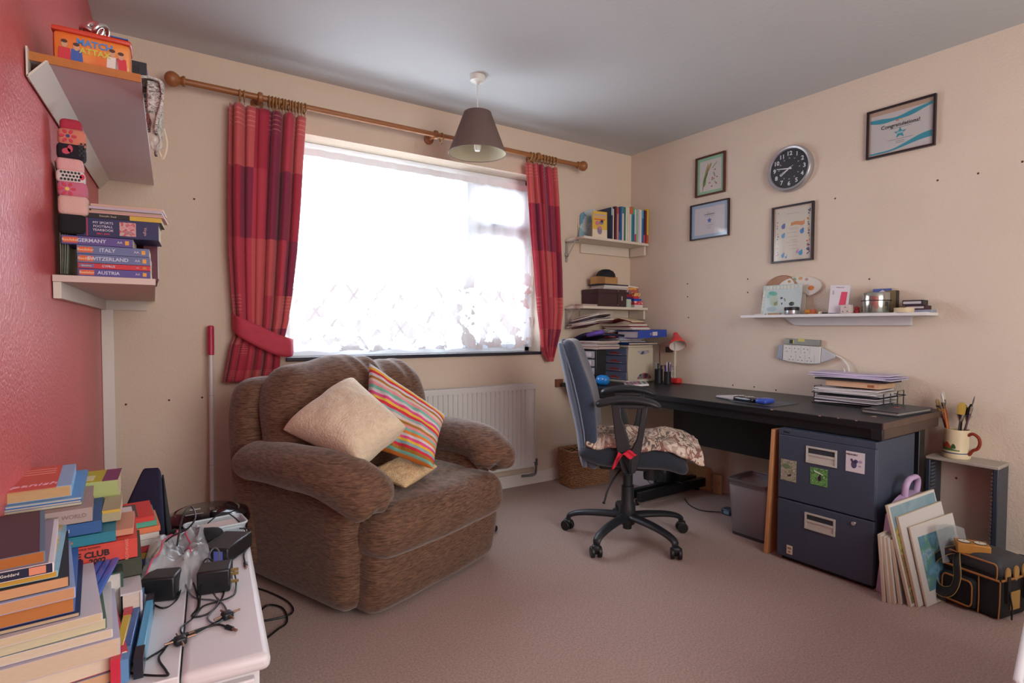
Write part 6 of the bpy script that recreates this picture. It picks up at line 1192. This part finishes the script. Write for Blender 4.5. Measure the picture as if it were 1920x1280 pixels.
# blue plastic wallet and extra books wedged on the right of the pile
for lb,x,y,z0,z1,c_ in (('glossy blue folded plastic wallet sticking out of the front pile',-.062,.90,.725,.745,'#4a74c4'),):
    o=thing('plastic_wallet',lb,'plastic wallet',(x,y,z0+.012),R_(-6)); 
    for k in range(3): MB().tube([(-.01+.009*k,-.07,.001*k),(-.006+.009*k,.09,.004)],.0045,8,ell=.6).build('fold',mat('glossy_blue','#3f68c0' if k!=1 else '#9fb4e0',.2),o)
for lb,x,y,z0,h,w,c_,pc in (('tall white book with green and black cover edge behind the blue wallet',-.040,.925,TZ+.0006,.072,.030,'#2c4a44','#c9c2bc'),('cream book block with a red dot cover beside the pile',-.018,.90,TZ+.0006,.050,.024,'#c8c0c4','#c9b8ac')):
    o=book(lb,(x,y+.08,z0),R_(90+3),.16,w,h,c_,'flat','books wedged beside the front pile',pcol=pc)
for i,(lb,x,y0,y1,c_,c2) in enumerate((('slim yellow and red case standing beside the front pile',-.0335,.765,.90,'#c8a83c','#c83048'),('slim blue case standing next to the yellow one',-.0235,.765,.965,'#2f5f9c','#5f8fc0'),('slim cyan case with black ends standing outermost on the table',-.0105,.765,.945,'#4fa0c8','#1c2430'))):
    o=thing('slim_case',lb,'case',(x,(y0+y1)/2,TZ+.0006),R_(-4),'slim cases beside the front pile'); l=(y1-y0)/2; one('case_body',ccol(c_,.3),o,-.0045,.0045,-l,l,0,.030-.003*i,bevel=.001); one('end_band',ccol(c2,.3),o,-.0047,.0047,l-.022,l+.0003,0.0005,.0305-.003*i); one('end_band',ccol(c2,.3),o,-.0047,.0047,-l-.0003,-l+.03,0.0005,.0305-.003*i)
# stack with spines towards the camera
GC='books with spines facing the camera on the white cabinet'
RC_=R_(2)
def cb2(lb,xr,y,z0,z1,Lg,col,txt=None,tc='#e8e0d0',W_=.13,hard=True,rz=2,spine_front=True,pc=None,extra=None,col2=None,panel=None):
    r=R_(rz); cx_=xr-Lg/2*math.cos(r); cy_=y-Lg/2*math.sin(r)
    t=book(lb,(cx_,cy_,z0+.0004),r if spine_front else r+math.pi,Lg,W_,z1-z0-.0008,col,'flat',GC,col2,txt,tcol=tc,hard=hard,pcol=pc,ts=.42,panel=panel) if spine_front else book(lb,(cx_-math.sin(r)*W_,cy_+math.cos(r)*W_,z0+.0004),r+math.pi,Lg,W_,z1-z0-.0008,col,'flat',GC,None,None,hard=hard,pcol=pc)
    if extra: extra(t,Lg,W_,z1-z0-.0008)
    return t
cb2('cream paged paperback at the very bottom of the spine stack',-.022,.955,TZ+.0002,.676,.11,'#c9bfa8',spine_front=False,hard=False,pc='#d6c69c')
cb2('thick cream paged paperback second in the spine stack',-.021,.955,.676,.7005,.11,'#4a6a58',spine_front=False,hard=False,pc='#cdc2b0')
cb2('green spined book with a yellow label above the cream ones',-.016,.957,.7005,.711,.13,'#2c7a44',None,col2='#d8b83c',panel=(.28,.36))
cb2('dark olive hardback under the red club book',-.014,.958,.711,.737,.15,'#3c3e30')
cb2('red LEAGUE CLUB 2002 yearbook in the spine stack',-.019,.957,.738,.766,.145,'#cf4438',None,extra=lambda t,L_,W_,T:(text('LEAGUE CLUB',.0115,(.040,-.0014,.0145),ccol('#241418'),t,bold=.03,align='RIGHT'),text('2002',.0095,(.036,-.0014,.005),ccol('#241418'),t,bold=.03,align='RIGHT'),text('NATIONWIDE REVIEW',.004,(.030,-.0014,.024),ccol('#7a2420'),t,align='RIGHT'),text('ROTHMANS',.0055,(.060,-.0014,.014),ccol('#e89080'),t,rot=(R_(90),R_(-90),0))))
cb2('teal spined book with orange lettering on top of the red yearbook',-.044,.957,.7665,.7815,.115,'#23788c','GB    76',tc='#d8905c')
cb2('blue spined LONDON book above the teal one',-.060,.958,.782,.799,.10,'#2c5690','LONDON',tc='#d8d0d0')
cb2('pinkish grey hardback above the blue spine',-.070,.958,.7995,.8195,.09,'#a4908a','ATLAS OF THE WORLD',tc='#8a706c',rz=3)
cb2('pink and green striped booklet right of the teal spine',-.024,.975,.7665,.776,.022,'#c88a70',W_=.09,rz=0,hard=False)
cb2('olive grey paperback with a yellow strip right of the blue spine',-.040,1.0,.7825,.8005,.022,'#a59a7c',W_=.08,rz=0,hard=False,extra=lambda t,L_,W_,T:(one('yellow_strip',ccol('#c8a43c'),t,-L_/2,L_/2,-.0012,-.0004,T-.004,T),))
for o_ in (cb2('plain grey book under the olive paperback',-.045,1.10,.7415,.7815,.09,'#7a7470',W_=.10,rz=0),cb2('plain brown book under the plain grey one',-.045,1.10,TZ+.0002,.741,.09,'#6a4a3c',W_=.10,rz=0)): pass
cb2('yellow and purple phrase book with a green spine',-.046,1.088,.7825,.824,.055,'#a4b070',W_=.085,rz=-2,extra=lambda t,L_,W_,T:(one('cover_panel',ccol('#b8b030'),t,-L_/2,L_*.12,.0,W_,T,T+.0004),one('purple_strip',ccol('#7a3060'),t,L_*.12,L_/2,.0,W_,T,T+.0004),one('cover_square',ccol('#d8cfa0'),t,-L_*.42,-L_*.1,W_*.15,W_*.55,T+.0004,T+.0008)))
z=.820
for lb,c_,w,l in (('pale magazine under the blue ones at the back of the books','#a8a890',.088,.19),('blue covered magazine below the red language book','#3c6ab4',.084,.19),('light blue magazine directly under the red language book','#5f9cd0',.080,.185)):
    book(lb,(-.087,1.072,z),R_(92),l,w,.0032,c_,'flat','magazines under the red language book',hard=False,pcol='#b8b0a0'); z+=.0034
sp_=book('red Spanish language book with light blue spine topping the back pile',(-.100,1.068,z),R_(93),.150,.075,.0155,'#8fb8dc','flat',None,hard=False,pcol='#c09a6c'); one('cover_panel',ccol('#cf5a4c'),sp_,-.0775,.0775,.016,.075,.0152,.0160); text('Spanish',.020,(-.050,.046,.0163),ccol('#e0a8b8'),sp_,rot=(0,0,R_(-90)),shear=.2)
for k in range(3): one('cover_line',ccol('#e0907c'),sp_,.02+.016*k,.024+.016*k,.022,.068,.016,.0163)
# red booklet with pale window and little booklets
z=TZ+.0006
for k,(c_,lb) in enumerate((('#c9c4bc','white booklet at the bottom of the small booklet stack'),('#2840a0','blue booklet low in the small booklet stack'),('#c8a03c','yellow edged booklet in the small booklet stack'),('#b8343c','dark red booklet in the small booklet stack'),('#cfc8c4','off white booklet in the middle of the booklet stack'),('#d8d0cc','thin cream booklet in the booklet stack'),('#e0784c','orange cornered booklet sticking out to the right'),('#4fa088','green and white booklet near the top'))):
    T=.0098; t=book(lb,(-.028+.003*(k%3)+(.008 if k==6 else 0),1.10+.003*k,z),R_(4),.062,.10,T-.0004,c_,'flat','small booklets behind the clear bag',hard=False,pcol='#cfcac4'); z+=T
t=book('bright red booklet with a pale window panel on its cover',(-.030,1.118,z),R_(4),.066,.105,.008,'#cf3430','flat','small booklets behind the clear bag',hard=False,pcol='#d6d0cc'); one('dark_border',ccol('#4c4440'),t,-.031,.010,.010,.090,.008,.0084); one('window_panel',ccol('#d6c8cc'),t,-.024,.004,.018,.080,.0084,.0088)
LEFT_A=set(bpy.data.objects)-LEFT_BEFORE
# bin, navy bag, mop
bb=thing('pedal_bin','round glossy black bin lid with a raised catch beside the armchair','bin',(.150,2.04,0),0); gb=mat('glossy_black','#0c0c10',.16,coat=.2)
MB().lathe([(0,.001),(.105,.001),(.115,.02),(.118,.425),(.120,.43)],40).build('body',mat('bin_black','#16161a',.35),bb); MB().lathe([(.124,.43),(.127,.44),(.120,.462),(.095,.474),(.090,.472),(.086,.476),(.045,.482),(.0,.483)],44).build('lid',gb,bb)
mb=MB(); mb.rbox((.012,-.075,.486),(.011,.022,.012),.006,6); mb.build('catch',gb,bb); one('white_mark',ccol('#b9b4b8'),bb,-.05,-.02,-.012,.0,.4825,.4835); one('white_mark',ccol('#9a9498'),bb,-.065,-.015,-.055,-.050,.4805,.4825)
nb=thing('navy_bag','dark navy wedge shaped fabric case behind the book piles','bag',(0,0,0),0); 
mb=MB(); 
def tz(x,y,z): return Vector((x,y,z))
vs=[(-.115,1.78,.001),(.040,1.72,.001),(.085,1.93,.001),(-.07,2.0,.001),(-.105,1.80,.53),(-.035,1.84,.655),(.008,1.86,.672),(.035,1.90,.64),(-.05,2.0,.60)]
mb=MB(); mb.add([(-.12,1.80,.001),(.03,1.74,.001),(.09,1.92,.001),(-.06,2.0,.001),(-.10,1.83,.50),(.03,1.765,.50),(.022,1.90,.668),(-.022,1.95,.660)],[(0,3,2,1),(0,1,5,4),(1,2,6,5),(2,3,7,6),(3,0,4,7),(4,5,6,7)])
mb.build('case_body',mat('navy_fabric','#1b1f3c',.8,bump=.3,bscale=200),nb,bevel=.012,seg=3); 
mb=MB(); mb.add([(.032,1.745,.08),(.088,1.915,.08),(.027,1.893,.64),(.034,1.775,.50)],[(0,1,2,3)]); mb.build('dark_side_panel',mat('charcoal_fabric','#26282c',.85),nb,solid=.004)
bt_=at_b(395,612,.045); P0=Vector((bt_.x,D-.045,bt_.z)); P1=at_z(370,1060,0.0); P1=Vector((.235,2.93,0.012)); d_=P1-P0
mp_=thing('mop','white pole mop with a crimson grip leaning in the window wall corner','mop',P0); MB().cyl((0,0,0),d_*.985,.0095,n=14).build('pole',mat('mop_white','#cfc9c8',.35),mp_); MB().tube([-d_.normalized()*.004,(0,0,0),d_*.10,d_*.128,d_*.13],[.010,.0145,.0145,.0140,.011],16).build('grip',mat('crimson_grip','#b02048',.4),mp_); 
mb=MB(); mb.rbox(tuple(d_*.985),(.09,.03,.012),.01,6); mb.build('mop_head',ccol('#b8b4b0'),mp_)
for k in (.31,.62,.8): MB().cyl(d_*k,d_*(k+.004),.0102,n=14).build('pole_joint',ccol('#b8b2b2'),mp_)
# chargers, cables, clear bag and plastic box on the table
LEFT_BEFORE2=set(bpy.data.objects)
def T_(px,py,z=TZ): return at_z(px,py,z)
def charger(lb,px,py,w,d,h,rz,extra=None,tilt=0):
    t=thing('power_adapter',lb,'power adapter',T_(px,py)+Vector((0,0,.0006)),R_(rz),'black power adapters on the white table',rot=(tilt,0,R_(rz))); one('case',mat('adapter_black','#17181c',.4),t,-w/2,w/2,-d/2,d/2,0,h,bevel=.003)
    if extra: extra(t,w,d,h)
    return t
def pins(t,w,d,h):
    for x,z in ((.004,.006),(.004,h-.012),(.012,h/2)): one('pin',mat('brass_pin','#b09a60',.3,.8),t,w/2,w/2+.010,-.003,.0,z,z+.004)
charger('black power adapter under the clear bag at the left',305,1118,.046,.040,.036,-20); charger('black power adapter with brass pins in the middle of table',404,1103,.046,.042,.036,-12,pins)
charger('long black power brick with a blue label at the far side',425,1040,.052,.085,.028,-35,lambda t,w,d,h:one('blue_label',ccol('#5c68b8'),t,w*.02,w*.32,-d/2-.0006,-d/2,.004,h-.005))
o=thing('black_pouch','crumpled black cloth pouch behind the clear bag','pouch',T_(365,1032)+Vector((0,0,.001)),R_(-25)); mb=MB(); mb.rbox((0,0,.020),(.048,.024,.020),.018,10,lambda q:q+Vector((0,0,.006*nz((q.x*40,q.y*40,1))))); mb.build('cloth',mat('black_cloth','#0f0f12',.9),o)
pbx=thing('plastic_box','clear plastic tub with a turquoise base at the back of table','tub',T_(405,1006)+Vector((0,0,.001)),R_(6)); cpl=mat('clear_tub','#d6e2ea',.15,alpha=.45)
mb=MB(); rring(mb,[(rr(.044,.026,.01),.0),(rr(.050,.031,.012),.026)]); mb.add([(x,y,.001) for x,y in rr(.044,.026,.01)],[list(range(28))]); mb.build('tub_wall',cpl,pbx,solid=.0015); MB().tube([(x,y,.026) for x,y in rr(.051,.032,.012)],.0022,6,closed=True).build('rim',mat('clear_tub_rim','#d6e6ee',.15,alpha=.7),pbx)
mb=MB(); mb.rbox((0,-.003,.009),(.041,.021,.007),.005,6); mb.build('turquoise_contents',ccol('#3a9aa8'),pbx); mb=MB(); mb.rbox((0,.004,.019),(.038,.019,.003),.002,6); mb.build('pale_contents',ccol('#cfc4c0'),pbx)
# zip bag
bagm=bpy.data.materials.new('clear_zip_bag'); bagm.use_nodes=True; n=bagm.node_tree; n.nodes.clear(); L=n.links.new
out=n.nodes.new('ShaderNodeOutputMaterial'); t1=n.nodes.new('ShaderNodeBsdfTransparent'); g1=n.nodes.new('ShaderNodeBsdfPrincipled'); g1.inputs['Base Color'].default_value=(.62,.64,.68,1); g1.inputs['Roughness'].default_value=.16; m_=n.nodes.new('ShaderNodeMixShader'); m_.inputs[0].default_value=.45; L(t1.outputs[0],m_.inputs[1]); L(g1.outputs[0],m_.inputs[2]); L(m_.outputs[0],out.inputs[0])
zb=thing('zip_bag','crumpled clear plastic zip bag with pink seal lines over the adapters','plastic bag',(0,0,0),0)
c0=T_(262,1135); c1=T_(390,1100); c2=T_(400,1010); c3=T_(285,1045)
def zbf(u,v):
    p=c0.lerp(c1,u).lerp(c3.lerp(c2,u),v); e=(1-(2*u-1)**4)*(1-(2*v-1)**4)
    h=.002+.062*max(0,e)**.6*(.62+.5*nz((u*2.3,v*2.1,4)))+.014*abs(nz((u*7,v*7,1)))*e+.006*nz((u*15,v*13,2))*e
    return Vector((p.x+.012*nz((u*5,v*5,8)),p.y+.012*nz((u*5,v*5,9)),TZ+.001+max(h,.0)))
MB().grid(zbf,44,44).build('plastic_film',bagm,zb)
for k,f in enumerate((lambda t:zbf(.08+.42*t,.06+.80*t),lambda t:zbf(.60+.12*t,.78-.62*t))): MB().tube([f(i/24)+Vector((0,0,.0012)) for i in range(25)],.0011,5).build('seal_line',ccol('#d0486c'),zb)
def cab_(lb,pts,r=.0016,m=None,plug=None):
    P=[T_(x,y)+Vector((0,0,.0025+(q[2] if len(q)>2 else 0))) for q in pts for x,y in (q[:2],)]
    t=thing('charger_cable',lb,'cable',P[0],0,'thin cables on the white table'); Q=[p-P[0] for p in smoothpath(P,7)]; MB().tube(Q,r,6).build('wire',m or cable,t)
    if plug:
        e_=Q[-1]; d2=(Q[-1]-Q[-3]).normalized(); MB().tube([e_,e_+d2*.012],[.0035,.003],8).build('plug_body',blk,t); MB().tube([e_+d2*.012,e_+d2*.020],.0018,8).build('plug_tip',mat('copper_tip','#8f6f5c',.45,.6),t)
    return t
cab_('thin black cable looping left from the adapter to the table edge',[(283,1060,.035),(262,1110,.01),(300,1142),(335,1120),(345,1085,.03)],.0014)
cab_('long black cable running along the front of the white table',[(210,1245,.02),(205,1262,.01),(250,1266),(310,1270),(312,1262),(298,1240),(305,1225),(330,1200),(400,1175),(425,1178)],.0014,None,True)
cab_('thin black cable from book pile curving up to the plugs',[(200,1243,.03),(245,1247),(290,1230),(320,1208),(335,1200)],.0014,None,True)
cab_('black cable coiled between the adapters and the plugs',[(350,1080,.02),(372,1130),(360,1158),(395,1150),(420,1110),(400,1090,.03),(380,1095,.03),(372,1145),(340,1180),(352,1195),(385,1180),(440,1150)],.0014)
cab_('grey cable looped over the middle adapter',[(340,1100,.02),(360,1120),(400,1128),(418,1135),(425,1155),(405,1172),(390,1160),(410,1130),(402,1112),(412,1085,.04),(395,1083,.04),(375,1120)],.0013,mat('grey_wire','#5c6068',.4))
cab_('black cable arching over the clear bag',[(333,1095,.06),(345,1060,.085),(360,1040,.085),(368,1058,.08),(352,1072,.07),(320,1078,.06),(285,1095,.04),(265,1120)],.0015)
cab_('black cable at the right of the power brick ending in a plug',[(450,1012,.02),(468,1005,.01),(470,1018),(458,1040),(460,1058)],.0014,None,True)
cab_('thin cable around the far side of the tub',[(390,1012,.03),(420,1000,.04),(450,1000,.02),(466,1010),(455,1020)],.0013)
cab_('black cable curling around the middle adapter pins',[(420,1085,.04),(440,1090,.01),(442,1110),(432,1122),(410,1130),(380,1140),(365,1160)],.0014)
def splitter(lb,px,py,rz):
    t=thing('plug_splitter',lb,'plug adapter',T_(px,py)+Vector((0,0,.0006)),R_(rz),'small connector clusters'); mb=MB(); mb.rbox((0,0,.005),(.007,.007,.005),.003,6); mb.build('hub',blk,t)
    for a in (0,90,180,270): mb=MB(); c,s_=math.cos(R_(a)),math.sin(R_(a)); mb.tube([(c*.008,s_*.008,.006),(c*.018,s_*.018,.006)],.0015,8); mb.build('connector_tip',mat('copper_tip','#8f6f5c',.45,.6),t)
splitter('small black connector hub with copper tips at the right',426,1160,20); splitter('small black connector hub with copper tips at the front',338,1208,10)
# the cabinet and what lies on it were drawn at 1:1.39 of real size: bring them up to size, near corner of the cabinet standing at (.170, 1.026)
K=1.39; PIV=Vector((.122,.738,TZ)); NEWP=Vector((.1696,1.0258,1.07-(1.07-TZ)*K))
for o in LEFT_A|(set(bpy.data.objects)-LEFT_BEFORE2):
    if o.parent is None: o.location=NEWP+(o.location-PIV)*K; o.scale=(K,K,K)
o=MB().tube(smoothpath([at_z(x,y,.006) for x,y in ((470,1100),(500,1108),(540,1128),(548,1148),(515,1160),(480,1162),(500,1135),(530,1140),(538,1165),(520,1180),(500,1196),(480,1210))],7),.0035,6).build('floor_cable',cable); tag(o,'tangled black cable on the carpet between the table and armchair','cable')
o=MB(); o.rbox((0,0,.018),(.045,.03,.017),.014,8); o=o.build('slipper',mat('dark_slipper','#14161c',.7),loc=(1.47,2.46,0),rot=(0,0,R_(20))); tag(o,'dark rounded object on the carpet just behind the armchair corner','slipper')
o=one('wall_box',mat('brown_wood_box','#7a4a38',.6),None,-.03,.03,-.02,0,0,.055,loc=(2.415,D,.655)); tag(o,'small brown box on the wall between the radiator and office chair','junction box')
